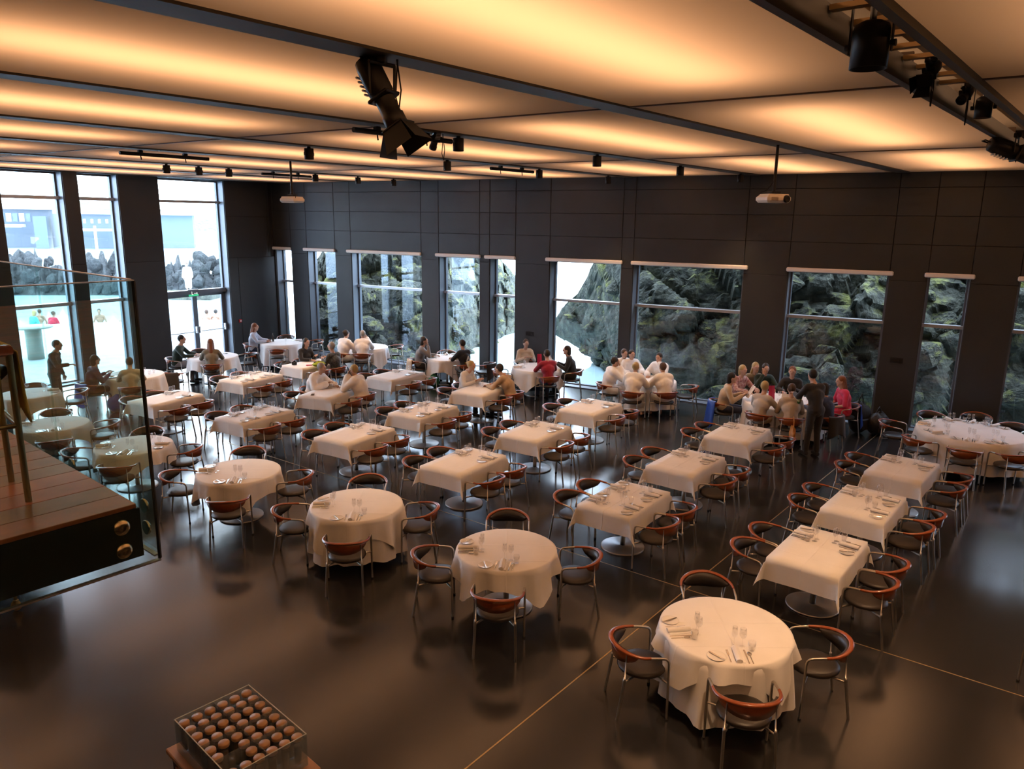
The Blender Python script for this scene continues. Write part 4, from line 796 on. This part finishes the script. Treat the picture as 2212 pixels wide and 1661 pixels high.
# ------------------------------------------------------------------ people
def remesh(jobs):
    """jobs: list of (MB, material, voxel, smooth) -> meshes (one continuous skin each)"""
    tmp = []
    for mb, mt, vx, it in jobs:
        o = mb.o('tmp', mt); r = o.modifiers.new('r', 'REMESH'); r.mode = 'VOXEL'; r.voxel_size = vx; r.use_smooth_shade = True
        s = o.modifiers.new('s', 'SMOOTH'); s.iterations = it; s.factor = .5; tmp.append(o)
    dg = bpy.context.evaluated_depsgraph_get(); dg.update(); out = []
    for o in tmp:
        me = bpy.data.meshes.new_from_object(o.evaluated_get(dg)); me.name = 'skin'; out.append(me)
    for o in tmp:
        me = o.data; bpy.data.objects.remove(o); bpy.data.meshes.remove(me)
    return out
SK = [mat('skin_%d' % k, c, .55) for k, c in enumerate(((.52, .31, .22), (.34, .18, .115), (.58, .37, .28)))]
HAIR = {k: mat('hair_' + k, c, .6, bump=.3, bscale=120) for k, c in dict(brown=(.07, .035, .018), black=(.012, .010, .009), blond=(.42, .30, .12), red=(.20, .07, .025), grey=(.30, .29, .28), dark=(.03, .02, .014)).items()}
FAB = {}
def fab_(name, c, c2=None): 
    if name not in FAB: FAB[name] = mat('fabric_' + name, c, .85, var=.08, c2=c2, nscale=26 if c2 else 6, bump=.25, bscale=60, sheen=.2)
    return FAB[name]
ROBE = fab_('white_terry', (.84, .83, .82)); CREAM = fab_('cream', (.62, .52, .40)); TANR = fab_('warm_terry', (.82, .79, .75))
EYE = mat('eye_dark', (.02, .015, .012), .2); LIP = mat('lip', (.30, .10, .08), .5)
def hand(m, w, d, up, s, curl=.5, sc=1.0):
    """palm and five fingers from wrist w along d; s=+1 thumb towards -side"""
    d = V(d).normalized(); up = (V(up) - d * V(up).dot(d)).normalized(); sd = d.cross(up) * s
    pe = w + d * .075 * sc
    for k in (-1, 0, 1): m.cap(w + sd * k * .012 * sc, pe + sd * k * .024 * sc, .018 * sc, .014 * sc, 6)
    for k, (o, L) in enumerate(((-.031, .066), (-.011, .076), (.010, .070), (.030, .055))):
        a = pe + sd * o * sc; b = a + (d * cos(curl) - up * sin(curl)) * L * .55 * sc; c = b + (d * cos(curl * 2) - up * sin(curl * 2)) * L * .45 * sc
        m.cap(a, b, .0095 * sc, .0088 * sc, 6); m.cap(b, c, .0088 * sc, .0075 * sc, 6)
    a = w + d * .02 * sc - sd * .022 * sc; b = a + (d * .6 - sd * .7 - up * .2).normalized() * .038 * sc; c = b + (d * .9 - sd * .15 - up * .35).normalized() * .032 * sc
    m.cap(a, b, .012 * sc, .010 * sc, 6); m.cap(b, c, .010 * sc, .008 * sc, 6)
def person(label, p, face, pose='sit', arms='table', lean=.10, turn=0.0, nod=.0, wear=('top',), top=None, legs=None, sleeves='long', hair='brown', hairlen='short', skin=0, robe=None, shoes=True, sc=1.0, seatz=.465, group=None, sink=0, extra=None):
    root = empty('person', (p[0], p[1], (p[2] if len(p) > 2 else 0)), face - pi / 2, label, 'person', group); sk = SK[skin]
    J = {}
    if pose == 'sit':
        J['pel'] = V((0, -.05, seatz + .09)); J['chest'] = V((0, -.06 + lean * .6, seatz + .40)); J['neck'] = V((0, -.05 + lean * 1.1, seatz + .60)); J['head'] = V((0, -.02 + lean * 1.35 + nod * .06, seatz + .765 - nod * .03))
        hip = lambda s: V((s * .09, -.02, seatz + .07)); knee = lambda s: V((s * .12, .40, seatz + .05)); ank = lambda s: V((s * .12, .36 if s > 0 else .42, .085))
    else:
        J['pel'] = V((0, 0, .95)); J['chest'] = V((0, lean * .6, 1.27)); J['neck'] = V((0, lean * 1.2, 1.48)); J['head'] = V((0, .03 + lean * 1.5 + nod * .05, 1.64 - nod * .02))
        hip = lambda s: V((s * .09, 0, .92)); knee = lambda s: V((s * .10, .03, .50)); ank = lambda s: V((s * .10, -.02 if s > 0 else .06, .085))
    ch = J['chest']; nk = J['neck']; hd = J['head']; sho = lambda s: V((s * .175, nk.y - .02, nk.z - .075))
    zt = ZT + .03
    def arm(s):
        a = arms if isinstance(arms, str) else arms[0 if s < 0 else 1]
        S = sho(s)
        if a == 'table': e = V((s * .27, S.y + .16, max(zt + .02, S.z - .24))); w = V((s * .13, S.y + .40, zt + .02)); d = V((-s * .4, .9, -.1)); u = V((0, 0, 1))
        elif a == 'face': e = V((s * .24, S.y + .22, S.z - .17)); w = V((s * .07, hd.y + .10, hd.z - .12)); d = V((-s * .3, -.1, 1)); u = V((0, 1, .2))
        elif a == 'hold': e = V((s * .25, S.y + .08, S.z - .25)); w = V((s * .10, S.y + .32, S.z - .12)); d = V((-s * .4, .7, .5)); u = V((0, -.3, 1))
        elif a == 'hang': e = V((s * .24, S.y - .03, S.z - .28)); w = V((s * .25, S.y + .05, S.z - .52)); d = V((0, .15, -1)); u = V((s, 0, 0))
        elif a == 'out': e = V((s * .26, S.y + .12, S.z - .22)); w = V((s * .20, S.y + .36, S.z - .20)); d = V((0, 1, .1)); u = V((0, 0, 1))
        else: e = V((s * .26, S.y + .04, S.z - .26)); w = V((s * .12, S.y + .24, seatz + .20)); d = V((-s * .5, .8, -.2)); u = V((0, 0, 1))
        return S, e, w, d, u
    Q = Matrix.Rotation(turn, 3, 'Z'); hq = lambda v: hd + Q @ V(v)
    b = MB(); b.ell(hd, (.074, .094, .112), 14, Q); b.cap(hq((0, .035, -.06)), hq((0, .05, -.085)), .052, .036); b.cap(nk - V((0, .0, .05)), hd - V((0, .01, .07)), .056, .052)
    b.cap(hq((0, .088, .01)), hq((0, .108, -.022)), .011, .015, 8); b.cap(hq((-.03, .082, .022)), hq((.03, .082, .022)), .018, .018, 8)
    for s in (-1, 1): b.ell(hq((s * .076, -.005, -.01)), (.012, .022, .034), 8, Q)
    b.cap(J['pel'] - V((.06, 0, 0)), J['pel'] + V((.06, 0, 0)), .115, .115); b.cap(J['pel'], ch, .125, .13); b.cap(ch - V((.05, 0, .02)), ch + V((.05, 0, -.02)), .125, .125); b.cap(sho(-1) + V((.05, 0, 0)), sho(1) - V((.05, 0, 0)), .075, .075); b.cap(ch, nk, .11, .06)
    tp, tr_, rb, shs = MB(), MB(), MB(), MB()
    def torso(m, k): m.cap(J['pel'] - V((.06, 0, -.02)), J['pel'] + V((.06, 0, .02)), .115 + k, .115 + k); m.cap(J['pel'], ch, .125 + k, .13 + k); m.cap(ch - V((.05, 0, .02)), ch + V((.05, 0, -.02)), .125 + k, .125 + k); m.cap(sho(-1) + V((.04, 0, 0)), sho(1) - V((.04, 0, 0)), .075 + k, .075 + k); m.cap(ch, nk - V((0, 0, .03)), .11 + k, .055 + k)
    hm = MB()
    for s in (-1, 1):
        S, e, w, d, u = arm(s)
        b.cap(S, e, .05, .041); b.cap(e, w, .04, .028); hand(hm, w, d, u, s)
        for m, k in ((tp, .014), (rb, .036)):
            m.cap(S, e, .052 + k, .046 + k)
            if sleeves == 'long' or m is rb: m.cap(e, e + (w - e) * .88, .043 + k, (.034 if m is tp else .05) + k)
        h, kn, an = hip(s), knee(s), ank(s); toe = an + V((s * .02, .15, -.045))
        b.cap(h, kn, .082, .056); b.cap(kn, an, .052, .036); b.cap(an - V((0, .02, .03)), toe, .038, .030)
        tr_.cap(h, kn, .095, .070); tr_.cap(kn, an + V((0, 0, .03)), .066, .058); shs.cap(an - V((0, .03, .035)), toe + V((0, .01, 0)), .047, .038); shs.cap(an, an - V((0, .02, .03)), .045, .045)
        rb.cap(h, kn + V((0, .02, 0)), .13, .10); rb.cap(kn, kn + (an - kn) * .55, .10, .105)
    torso(tp, .014); torso(rb, .045); tr_.cap(J['pel'] - V((.05, 0, .0)), J['pel'] + V((.05, 0, .0)), .128, .128)
    if robe: rb.cap(nk + V((-.05, -.03, .0)), nk + V((.05, -.03, .0)), .05, .05)
    jobs = [(b, sk, .014, 3)]; names = ['body']
    if robe: jobs.append((rb, robe, .022, 4)); names.append('bathrobe')
    if top: jobs.append((tp, top, .018, 4)); names.append('shirt')
    if legs: jobs.append((tr_, legs, .018, 3)); names.append('trousers')
    h = MB(); hc = HAIR[hair]
    if hairlen:
        h.ell(hq((0, -.022, .028)), (.086, .100, .106), 14, Q)
        if hairlen == 'long': h.cap(hq((0, -.06, -.02)), V((0, nk.y - .085, nk.z - .13)), .072, .06); [h.cap(hq((s * .06, -.02, -.02)), V((s * .075, nk.y - .04, nk.z - .05)), .035, .03) for s in (-1, 1)]
        if hairlen == 'bun': h.ell(hq((0, -.10, .06)), (.05, .05, .05), 10)
        if hairlen == 'bob': h.cap(hq((0, -.05, -.02)), hq((0, -.06, -.09)), .075, .065)
        jobs.append((h, hc, .013, 2)); names.append('hair')
    if shoes and legs: jobs.append((shs, MATS['black_rubber'], .014, 2)); names.append('shoes')
    ms = remesh(jobs)
    for n_, me in zip(names, ms):
        o = bpy.data.objects.new(n_, me); col.objects.link(o); o.parent = root if n_ != 'hair' else bd
        if n_ == 'body': bd = o
    hm.o('hands', sk, bd)
    m = MB()
    for s in (-1, 1): m.ell(hq((s * .030, .088, .006)), (.010, .007, .007), 8)
    m.o('eyes', EYE, bd); m = MB(); m.ell(hq((0, .092, -.052)), (.022, .006, .006), 8); m.o('mouth', LIP, bd)
    if sc != 1: root.scale = (sc, sc, sc)
    return root
BLK, NAVY, GREY, OLIVE = fab_('black', (.014, .014, .016)), fab_('navy', (.02, .03, .07)), fab_('grey', (.22, .22, .23)), fab_('olive', (.20, .18, .13))
JEAN = fab_('jeans', (.06, .09, .16)); WHT = fab_('white', (.70, .68, .66)); RED = fab_('crimson', (.30, .008, .030)); PINK = fab_('pink', (.65, .03, .10)); GRN = fab_('dark_green', (.012, .035, .025)); PUR = fab_('purple', (.06, .03, .10)); TAN = fab_('tan', (.46, .34, .22)); LBL = fab_('pale_blue', (.50, .56, .66)); DOT = fab_('dotted', (.62, .50, .46), (.30, .05, .08))
def seatp(k, s): p, f = SEATS[k, s]; return (p.x, p.y, 0), f
def sit(k, s, label, **kw):
    p, f = seatp(k, s); fwd = V((cos(f), sin(f), 0)) * .03; return person(label, (p[0] + fwd.x, p[1] + fwd.y, 0), f, **kw)
sit('C10', 'left', 'person in pale blue sweater seated at the far corner table', top=LBL, legs=NAVY, hair='red', hairlen='long', arms='table', lean=.05)
sit('C9', 'left', 'person in dark green jacket left of the door table', top=GRN, legs=GREY, hair='black', lean=.12)
sit('C9', 'front', 'person in olive T-shirt seen from behind near the doors', top=OLIVE, legs=GREY, sleeves='short', hair='red', hairlen='long', skin=2)
sit('C8', 'left', 'person in dark purple top with blue jacket at left glass wall', top=PUR, legs=BLK, hair='black', hairlen='bob', arms='hold')
sit('C8', 'front', 'person in tan sweater seen from behind at left glass wall', top=TAN, legs=OLIVE, hair='dark', hairlen='short')
sit((5, 2), 'b', 'person in black holding a phone, facing the camera, left of centre', top=BLK, legs=BLK, hair='dark', hairlen='long', arms=('hold', 'table'))
sit((5, 2), 'd', 'person in black striped shirt with hands clasped', top=fab_('black_stripe', (.012, .013, .016), (.10, .12, .13)), legs=JEAN, hair='grey', arms='hold', turn=.3)
sit('C11', 'left', 'person in white bathrobe at left of robed pair table', robe=ROBE, hair='dark', hairlen='bun', arms='table')
sit('C11', 'front', 'person in white bathrobe from behind, holding a cup', robe=ROBE, hair='grey', arms=('lap', 'face'))
sit((4, 1), 'b', 'person in open white bathrobe facing the camera, eating', robe=ROBE, hair='grey', arms=('table', 'hold'), lean=.16, nod=.8)
sit((4, 1), 'd', 'person in cream bathrobe seen from behind, hand raised', robe=TANR, hair='blond', hairlen='short', arms=('face', 'table'), lean=.14)
sit('C12', 'left', 'person in grey sweater resting one hand at the face', top=GREY, legs=BLK, hair='dark', hairlen='bob', arms=('table', 'face'))
mt_ = sit('C12', 'front', 'person in black T-shirt with printed back logo', top=BLK, legs=GREY, sleeves='short', hair='dark', arms='table', lean=.08)
sit((3, 2), 'b', 'person in white top looking down at a held phone', top=WHT, legs=BLK, hair='blond', hairlen='bun', arms='hold', nod=1)
sit((3, 2), 'd', 'person in tan jacket leaning forward at food table', top=TAN, legs=BLK, hair='dark', arms='table', lean=.2, nod=1)
sit('C13', 'back', 'person in cream sweater behind a red menu', top=CREAM, legs=JEAN, hair='brown', arms='hold')
sit('C13', 'front', 'person in crimson hoodie seen from behind', top=RED, legs=NAVY, hair='dark', hairlen='short')
sit('C13', 'right', 'person in black coat reading a large white menu', top=BLK, legs=BLK, hair='dark', hairlen='bob', arms='hold')
sit('C14', 'left', 'robed person at left seat of the crowded robe table', robe=ROBE, hair='dark', arms=('table', 'face'), lean=.1)
sit('C14', 'front left', 'robed person from behind, left of the front pair', robe=TANR, hair='blond', hairlen='bun', arms='table', lean=.12)
sit('C14', 'front right', 'robed person from behind, right of front pair, bare feet', robe=TANR, hair='brown', arms='table', lean=.12)
sit('C14', 'back', 'robed person at the back with open collar, facing camera', robe=ROBE, hair='dark', arms=('table', 'out'))
sit('C14', 'back right', 'robed person at back right drinking from a cup', robe=ROBE, hair='dark', arms=('face', 'table'))
sit('C14', 'back left', 'robed person at the back left, half hidden by front guest', robe=ROBE, hair='brown', arms='lap')
sit('C15', 'left', 'person in tan shirt with orange cuff and blue jacket', top=TAN, legs=NAVY, hair='black', hairlen='bob', arms='hold')
sit('C15', 'back left', 'person in red dotted blouse at the large table', top=DOT, legs=BLK, hair='blond', hairlen='bob', arms='table')
sit('C15', 'rear left', 'person in olive top behind the pale grey shirt', top=OLIVE, legs=BLK, hair='blond', hairlen='long', arms='table')
sit('C15', 'front left', 'person in pale grey shirt from behind at large table', top=fab_('pale_grey', (.48, .43, .38)), legs=TAN, hair='blond', hairlen='short', arms='table')
sit('C15', 'rear', 'person with hand raised to face beside dark pier', top=GRN, legs=BLK, hair='dark', arms=('table', 'face'))
sit('C15', 'back right', 'person in black top facing camera with phone at large table', top=BLK, legs=BLK, hair='red', hairlen='bob', arms=('hold', 'table'))
sit('C15', 'front', 'person in tan blouse from behind holding menu, orange bag', top=fab_('beige', (.50, .40, .30)), legs=BLK, hair='brown', arms='hold', lean=.14)
sit('C15', 'front right', 'person in dark navy jacket beside the standing waiter', top=NAVY, legs=BLK, hair='dark', hairlen='bob', arms='table')
sit('C15', 'right', 'person in bright pink shirt right of the waiter', top=PINK, legs=PINK, sleeves='short', hair='red', hairlen='long', arms='lap')
wp = F(1752, 985, 0); c15 = RC['C15']; person('person in dark waiter uniform standing to pour wine', (wp.x, wp.y, 0), atan2(c15.y - wp.y, c15.x - wp.x) + .15, pose='stand', lean=.12, nod=.6, top=fab_('charcoal', (.02, .02, .024)), legs=BLK, hair='black', arms='out')
sp1 = F(128, 893, 0); person('person in dark suit standing behind the balustrade glass', (sp1.x, sp1.y, 0), .2, pose='stand', lean=.06, top=fab_('dark_suit', (.018, .026, .028)), legs=fab_('dark_suit', (.018, .026, .028)), hair='dark', arms=('hang', 'out'), nod=.4)
# printed logo on the black T-shirt
LG = mat('print_white', (.7, .7, .66), .7); LY = mat('print_yellow', (.62, .42, .03), .7)
def onback(nm, rects, mt, tri=None):
    m = MB()
    for x, z, w, h in rects: m.box((x, 0, z), (w, .004, h))
    if tri:
        for a, b in tri: m.tube([(a[0], 0, a[1]), (b[0], 0, b[1])], .009, 5)
    o = m.o(nm, mt, mt_); o.location = (0, -.195, .80); o.rotation_euler.x = -.12
onback('printed_emblem', [], LG, [((-.06, .0), (0, .13)), ((.06, 0), (0, .13)), ((-.03, .0), (0, .09)), ((.03, 0), (0, .09)), ((-.07, 0), (-.05, -.03)), ((.07, 0), (.05, -.03)), ((-.05, -.03), (.05, -.03))])
onback('printed_lettering', [(-.12 + .03 * k, -.055, .018, .026) for k in range(5)], LY); onback('printed_subline', [(.035 + .024 * k, -.055, .016, .022) for k in range(4)] + [(-.03 + .02 * k, -.10, .012, .03) for k in range(4)], LG)
# ------------------------------------------------------------------ bathers and the robed figure outside
def bather(u, v, label, **kw):
    p = F(u, v, -.42); person(label, (p.x, p.y, -.42 - 1.02), kw.pop('face', pi / 2), pose='stand', shoes=False, skin=kw.pop('skin', 1), **kw)
SWR = fab_('swim_red', (.45, .01, .04)); SWT = fab_('swim_teal', (.05, .35, .30))
bather(70, 706, 'bather in teal swimsuit, left of three in the lagoon', top=SWT, sleeves='short', hair='blond', hairlen='bob', arms='lap', face=1.2)
bather(86, 703, 'bather with bare back between the two swimsuits', hair='brown', arms='lap', face=1.8)
bather(113, 708, 'bather in red swimsuit seen from behind in the lagoon', top=SWR, sleeves='short', hair='brown', hairlen='bun', arms='lap', face=1.4)
bather(218, 700, 'bather facing the window, behind the balustrade corner', hair='dark', arms='lap', face=-1.2)
bather(262, 712, 'bather half cut by the window frame beside the corner', hair='brown', arms='lap', face=1)
bather(444, 704, 'left one of two bathers seen through the glass doors', hair='brown', arms='lap', face=1.4)
bather(464, 703, 'right one of two bathers seen through the glass doors', hair='dark', arms='lap', face=1.4)
p = F(410, 645, -.42); person('person in white bathrobe standing across the lagoon before the rocks', (p.x, p.y, .02), -1.4, pose='stand', robe=ROBE, hair='brown', arms='hang', shoes=False)
MB().box((p.x, p.y, -.3), (3.2, 1.6, .62)).o('stone_jetty', LAVA); tag(bpy.data.objects['stone_jetty'], 'flat stone jetty under the robed figure across the lagoon', 'jetty')
# ------------------------------------------------------------------ belongings
def lump(name, p, r, mt, label, cat, seed=1, parts=None, rz=0):
    root = empty(name, p, rz, label, cat); m = MB()
    m.grid(lambda u, v: V((cos(2 * pi * u) * cos(pi * (v - .5)) * r[0], sin(2 * pi * u) * cos(pi * (v - .5)) * r[1], (sin(pi * (v - .5)) + 1) * r[2])) * (1 + .16 * noise.noise(V((cos(2 * pi * u) * 2 + seed, sin(2 * pi * u) * 2, v * 5)))), 20, 14); m.o('body', mt, root)
    for nm, mb, m2 in parts or []: mb.o(nm, m2, root)
    return root
def strap(a, h, w=.012): return MB().tube([(-a, 0, h * .8), (-a * .7, 0, h * 1.25), (0, 0, h * 1.45), (a * .7, 0, h * 1.25), (a, 0, h * .8)], w, 6)
NYL = mat('black_nylon', (.012, .012, .014), .6, bump=.4, bscale=30); BLU = mat('blue_shell', (.01, .06, .42), .45, bump=.3, bscale=14)
def drapec(k, s, mt, label, name='draped_jacket', hang=.42, front=.12, wdt=.5):
    """garment hung over a chair back"""
    p, f = SEATS[k, s]
    def fn(u, v):
        th = pi / 2 + (u - .5) * 2 * wdt * 1.9; d = (v - .25) / .75; zt_ = .73; r_ = .305 + (.02 + .05 * max(0, d)) + .02 * sin(u * 17) * max(0, d)
        if d < 0: r_ = .232 + .05 * (1 + d * 1.0); z = zt_ - (-d) * front
        else: z = zt_ - d * hang * (1 + .15 * sin(u * 7))
        return V((r_ * cos(th), -.02 - r_ * sin(th), z))
    o = MB().grid(fn, 24, 14).o(name, mt, None, (p.x, p.y, .0), f - pi / 2); so = o.modifiers.new('thickness', 'SOLIDIFY'); so.thickness = .012; tag(o, label, 'jacket')
drapec('C15', 'left', BLU, 'bright blue jacket hung over chair at large table', hang=.55); drapec('C15', 'right', BLU, 'deep blue jacket hung behind the pink shirt', hang=.5, wdt=.3)
drapec('C12', 'left', CREAM, 'cream coat hung over the grey sweater guest chair', hang=.5); drapec('C12', 'right', BLK, 'black jacket hung over empty chair by the window', hang=.45); drapec('C9', 'right', BLK, 'black jacket hung over chair right of door table', hang=.4)
drapec('C9', 'front left', fab_('charcoal_coat', (.05, .05, .052)), 'dark grey coat hung over chair near the doors', hang=.5); drapec('C8', 'left', BLU, 'bright blue jacket hung behind the purple guest', hang=.5); drapec('C15', 'front right', BLK, 'dark coat hung over the chair beside the waiter', hang=.45)
p, f = SEATS[(5, 2), 'a']; lump('shoulder_bag', (p.x, p.y, .47), (.20, .14, .15), NYL, 'black bag lying on chair left of the black-clad phone user', 'bag', 3, [('strap', strap(.15, .22), NYL)])
p, f = SEATS['C15', 'front']; e = V((cos(f), sin(f), 0)); lump('handbag', (p.x - e.x * .36, p.y - e.y * .36, .25), (.16, .06, .16), mat('orange_leather', (.42, .17, .03), .5), 'orange handbag hanging behind a chair at large table', 'bag', 5, [('strap', strap(.1, .36), mat('orange_leather', (.42, .17, .03), .5))], f)
for (u, v, r_, lb, sd) in ((1852, 935, (.27, .20, .36), 'black backpack on the floor beside the dark pier', 2), (1893, 938, (.30, .18, .25), 'black duffel bag on the floor by the pier', 8)):
    p = F(u, v, 0); lump('backpack' if sd == 2 else 'duffel_bag', p, r_, NYL, lb, 'bag', sd, [('handle', strap(.08, r_[2] * 1.75, .014), NYL), ('pocket', MB().box((0, -r_[1], r_[2] * .7), (r_[0] * 1.1, .06, r_[2] * .7), bev=.02), NYL)], .4)
p = F(255, 890, 0); lump('blue_bag', p, (.22, .18, .20), BLU, 'bright blue bag on the floor behind the balustrade edge', 'bag', 4, [('strap', strap(.12, .3), BLU)])
p, f = SEATS['C12', 'left']; lump('green_bag', (p.x + .45, p.y - .45, 0), (.16, .12, .16), mat('green_bag', (.01, .13, .07), .5), 'green bag on the floor below the cream coat', 'bag', 6, [('strap', strap(.1, .26), mat('green_bag', (.01, .13, .07), .5))])
def ontab(u, v): q = F(u, v, ZT + .008); return q
LIME = mat('lime_bag', (.35, .48, .02), .5); p = ontab(689, 792); lump('lime_pouch', p, (.17, .09, .07), LIME, 'lime green and black pouch on table beside the camera', 'bag', 7, [('zip', MB().tube([(-.13, 0, .125), (0, 0, .15), (.13, 0, .125)], .012, 6), BLK)], .5)
MENU = mat('menu_red', (.45, .01, .06), .4); PAPER = mat('menu_paper', (.72, .68, .64), .6)
def menu(name, p, rz, tilt, size, mt, label):
    root = empty(name, p, rz, label, 'menu')
    for s in (-1, 1):
        o = MB().box((s * size[0] / 4, 0, size[1] / 2), (size[0] / 2, .006, size[1])).o('cover', mt, root); o.rotation_euler = (tilt, 0, s * .25)
menu('menu', ontab(1667, 868), .2, -.1, (.16, .36), MENU, 'red menu card standing on the large table'); menu('menu', ontab(1166, 792), .3, -.1, (.14, .34), MENU, 'red menu card standing on the hoodie guest table')
def held(k, s, size, mt, label, dz=.80, fw=.46, tilt=-.5):
    p, f = SEATS[k, s]; menu('menu', (p.x + cos(f) * fw, p.y + sin(f) * fw, dz), f - pi / 2, tilt, size, mt, label)
held('C13', 'right', (.44, .36), PAPER, 'large white open menu held by black-coated guest', .84); held('C15', 'left', (.34, .30), PAPER, 'pale open menu held by guest with orange cuff', .82); held('C15', 'front', (.30, .24), PAPER, 'small white menu held by the tan blouse guest', .82)
n_ = V((c15.x - wp.x, c15.y - wp.y, 0)).normalized(); q = wp + n_ * .36; so_ = n_.cross(V((0, 0, 1)))
root = empty('wine_bottle', (q.x - so_.x * .2, q.y - so_.y * .2, 1.02), 0, 'green wine bottle held by the waiter', 'bottle'); MB().lathe([(.001, 0), (.036, .002), (.037, .19), (.015, .24), (.014, .30), (.016, .302), (.001, .305)], 16).o('bottle_glass', mat('bottle_green', (.02, .12, .02), .12), root); MB().lathe([(.0375, .05), (.0375, .13)], 16).o('paper_label', mat('label_yellow', (.6, .52, .22), .6), root); root.rotation_euler.x = .4
o = MB().grid(lambda u, v: V(((u - .5) * .22, .02 * sin(u * 9), -v * .30)), 8, 8).o('waiter_cloth', PAPER, None, (q.x + so_.x * .2, q.y + so_.y * .2, 1.26), atan2(so_.y, so_.x)); tag(o, 'white service cloth hanging from the waiter arm', 'cloth'); sm_ = o.modifiers.new('thickness', 'SOLIDIFY'); sm_.thickness = .006
# plates, cups, bottles and phones on the occupied tables
bowl = one('dinner_plate', lathe2([(.001, .004), (.08, .004), (.085, .0), (.09, .001), (.13, .018), (.132, .021), (.09, .010), (.001, .009)], 26), CHINA, 'plate')
cup = empty('cup'); tag(cup, 'x', 'cup'); MB().lathe([(.001, .002), (.022, .002), (.036, .06), (.034, .06), (.02, .008), (.001, .008)], 16).o('bowl', CHINA, cup); MB().tube([(.034, 0, .05), (.058, 0, .045), (.052, 0, .02), (.028, 0, .018)], .005, 6).o('handle', CHINA, cup); cup = Proto(cup)
carafe = one('water_bottle', lathe2([(.001, .002), (.036, .002), (.038, .01), (.038, .17), (.016, .22), (.016, .27), (.018, .272), (.014, .272), (.014, .22), (.035, .165), (.035, .012), (.001, .012)]), GLASS, 'bottle')
phone = one('phone', MB().box((0, 0, .005), (.072, .15, .009), bev=.003), mat('phone_black', (.01, .01, .012), .15), 'phone')
pepper = one('dark_bottle', lathe2([(.001, .001), (.032, .002), (.034, .15), (.013, .20), (.013, .26), (.001, .262)]), mat('dark_bottle_glass', (.02, .015, .015), .12), 'bottle')
FOOD = mat('brown_food', (.30, .14, .05), .7, var=.3, nscale=30)
def tabs(k): c = RC[k] if isinstance(k, str) else V((RT_[k][0], RT_[k][1], 0)); return V((c.x, c.y, ZT + .008))
def where(k): return RND[k][3] if isinstance(k, str) else TPH[k]
for k, lst in {'C15': (('left', 'wtc'), ('front left', 'wt'), ('back right', 'tt'), ('rear left', 'wt'), ('right', 'wp'), ('rear', 't')), 'C14': (('left', 'wpt'), ('front left', 'tp'), ('front right', 'wp'), ('back', 'tw'), ('back right', 't'), ('right', 'w')), 'C13': (('front', 'pt'), ('right', 'wt'), ('back', 't')), 'C12': (('left', 'tp'), ('front', 'pt'), ('right', 'w')), 'C11': (('left', 'tp'), ('front', 'pw')), 'C10': (('left', 'ptd'), ('front', 'w')), 'C9': (('left', 'tc'), ('front', 'pt'), ('right', 'f')), 'C8': (('left', 'tp'), ('right', 'ttw')), 'C1': (('back', 'tw'),),
               (4, 1): (('b', 'pt'), ('d', 'pw'), ('a', 'f')), (3, 2): (('b', 'tb'), ('d', 'pt')), (5, 2): (('b', 't'), ('d', 'fw'))}.items():
    c = tabs(k); rr = RND[k][2] if isinstance(k, str) else .41
    for s, items in lst:
        if (k, s) in SEATS: pp, f = SEATS[k, s]
        else: pp, f = V((c.x + .9, c.y, 0)), pi
        fw = V((cos(f), sin(f), 0)); lf = V((-fw.y, fw.x, 0)); sn = {'a': 'near left', 'b': 'far left', 'c': 'near right', 'd': 'far right'}.get(s, s)
        e0 = c - fw * rr if isinstance(k, str) else V((pp.x, pp.y, c.z)) + fw * (.63 - .41); e0.z = c.z
        for q_, it in enumerate(items):
            at = e0 + fw * (.16 if it == 'p' else .26 + .05 * q_) + lf * (0 if it == 'p' else (-.17 + .13 * q_)); wh = '%s seat of %s' % (sn, where(k)); g = 'things on occupied tables'
            if it == 'p':
                bowl(at, 0, 'white dinner plate with food, ' + wh, 'plates of the guests'); r_ = empty('food', at + V((0, 0, .010)), 0, 'brown food on a plate, ' + wh, 'food', 'food of the guests'); m = MB(); m.ell((0, 0, .017), (.05, .035, .016), 10); m.ell((.03, .02, .016), (.03, .03, .014), 8); m.o('portion', FOOD, r_); m = MB(); m.ell((-.035, .02, .014), (.025, .02, .012), 8); m.o('garnish', LIME, r_)
            elif it == 't': tumbler(at, 0, '%s used tumbler, ' % ('first', 'second', 'third')[q_] + wh, 'tumblers of the guests')
            elif it == 'w': wine(at, 0, 'wine glass of a guest, ' + wh, 'wine glasses of the guests')
            elif it == 'c': cup(at, f, 'white coffee cup, ' + wh, 'cups of the guests')
            elif it == 'b': carafe(at, 0, 'clear water bottle, ' + wh, 'bottles of the guests')
            elif it == 'd': pepper(at, 0, 'dark sauce bottle, ' + wh, 'bottles of the guests')
            elif it == 'f': phone(at, f + .4, 'black phone lying flat, ' + wh, 'phones of the guests')
r_ = empty('photo_camera', ontab(636, 788), .4, 'black camera lying beside a thin red booklet', 'camera'); MB().box((0, 0, .045), (.13, .06, .09), bev=.012).o('body', BLACK, r_); MB().lathe([(.034, 0), (.034, .06), (.028, .062), (.001, .05)], 14, (0, -.03, .045), Matrix.Rotation(pi / 2, 3, 'X')).o('lens', BLACK, r_); MB().box((0, 0, .10), (.05, .045, .03), bev=.006).o('viewfinder', BLACK, r_)
r_ = empty('red_booklet', ontab(668, 789), .3, 'thin red booklet lying beside the camera', 'booklet'); MB().box((0, 0, .006), (.16, .11, .010), bev=.002).o('cover', MENU, r_)
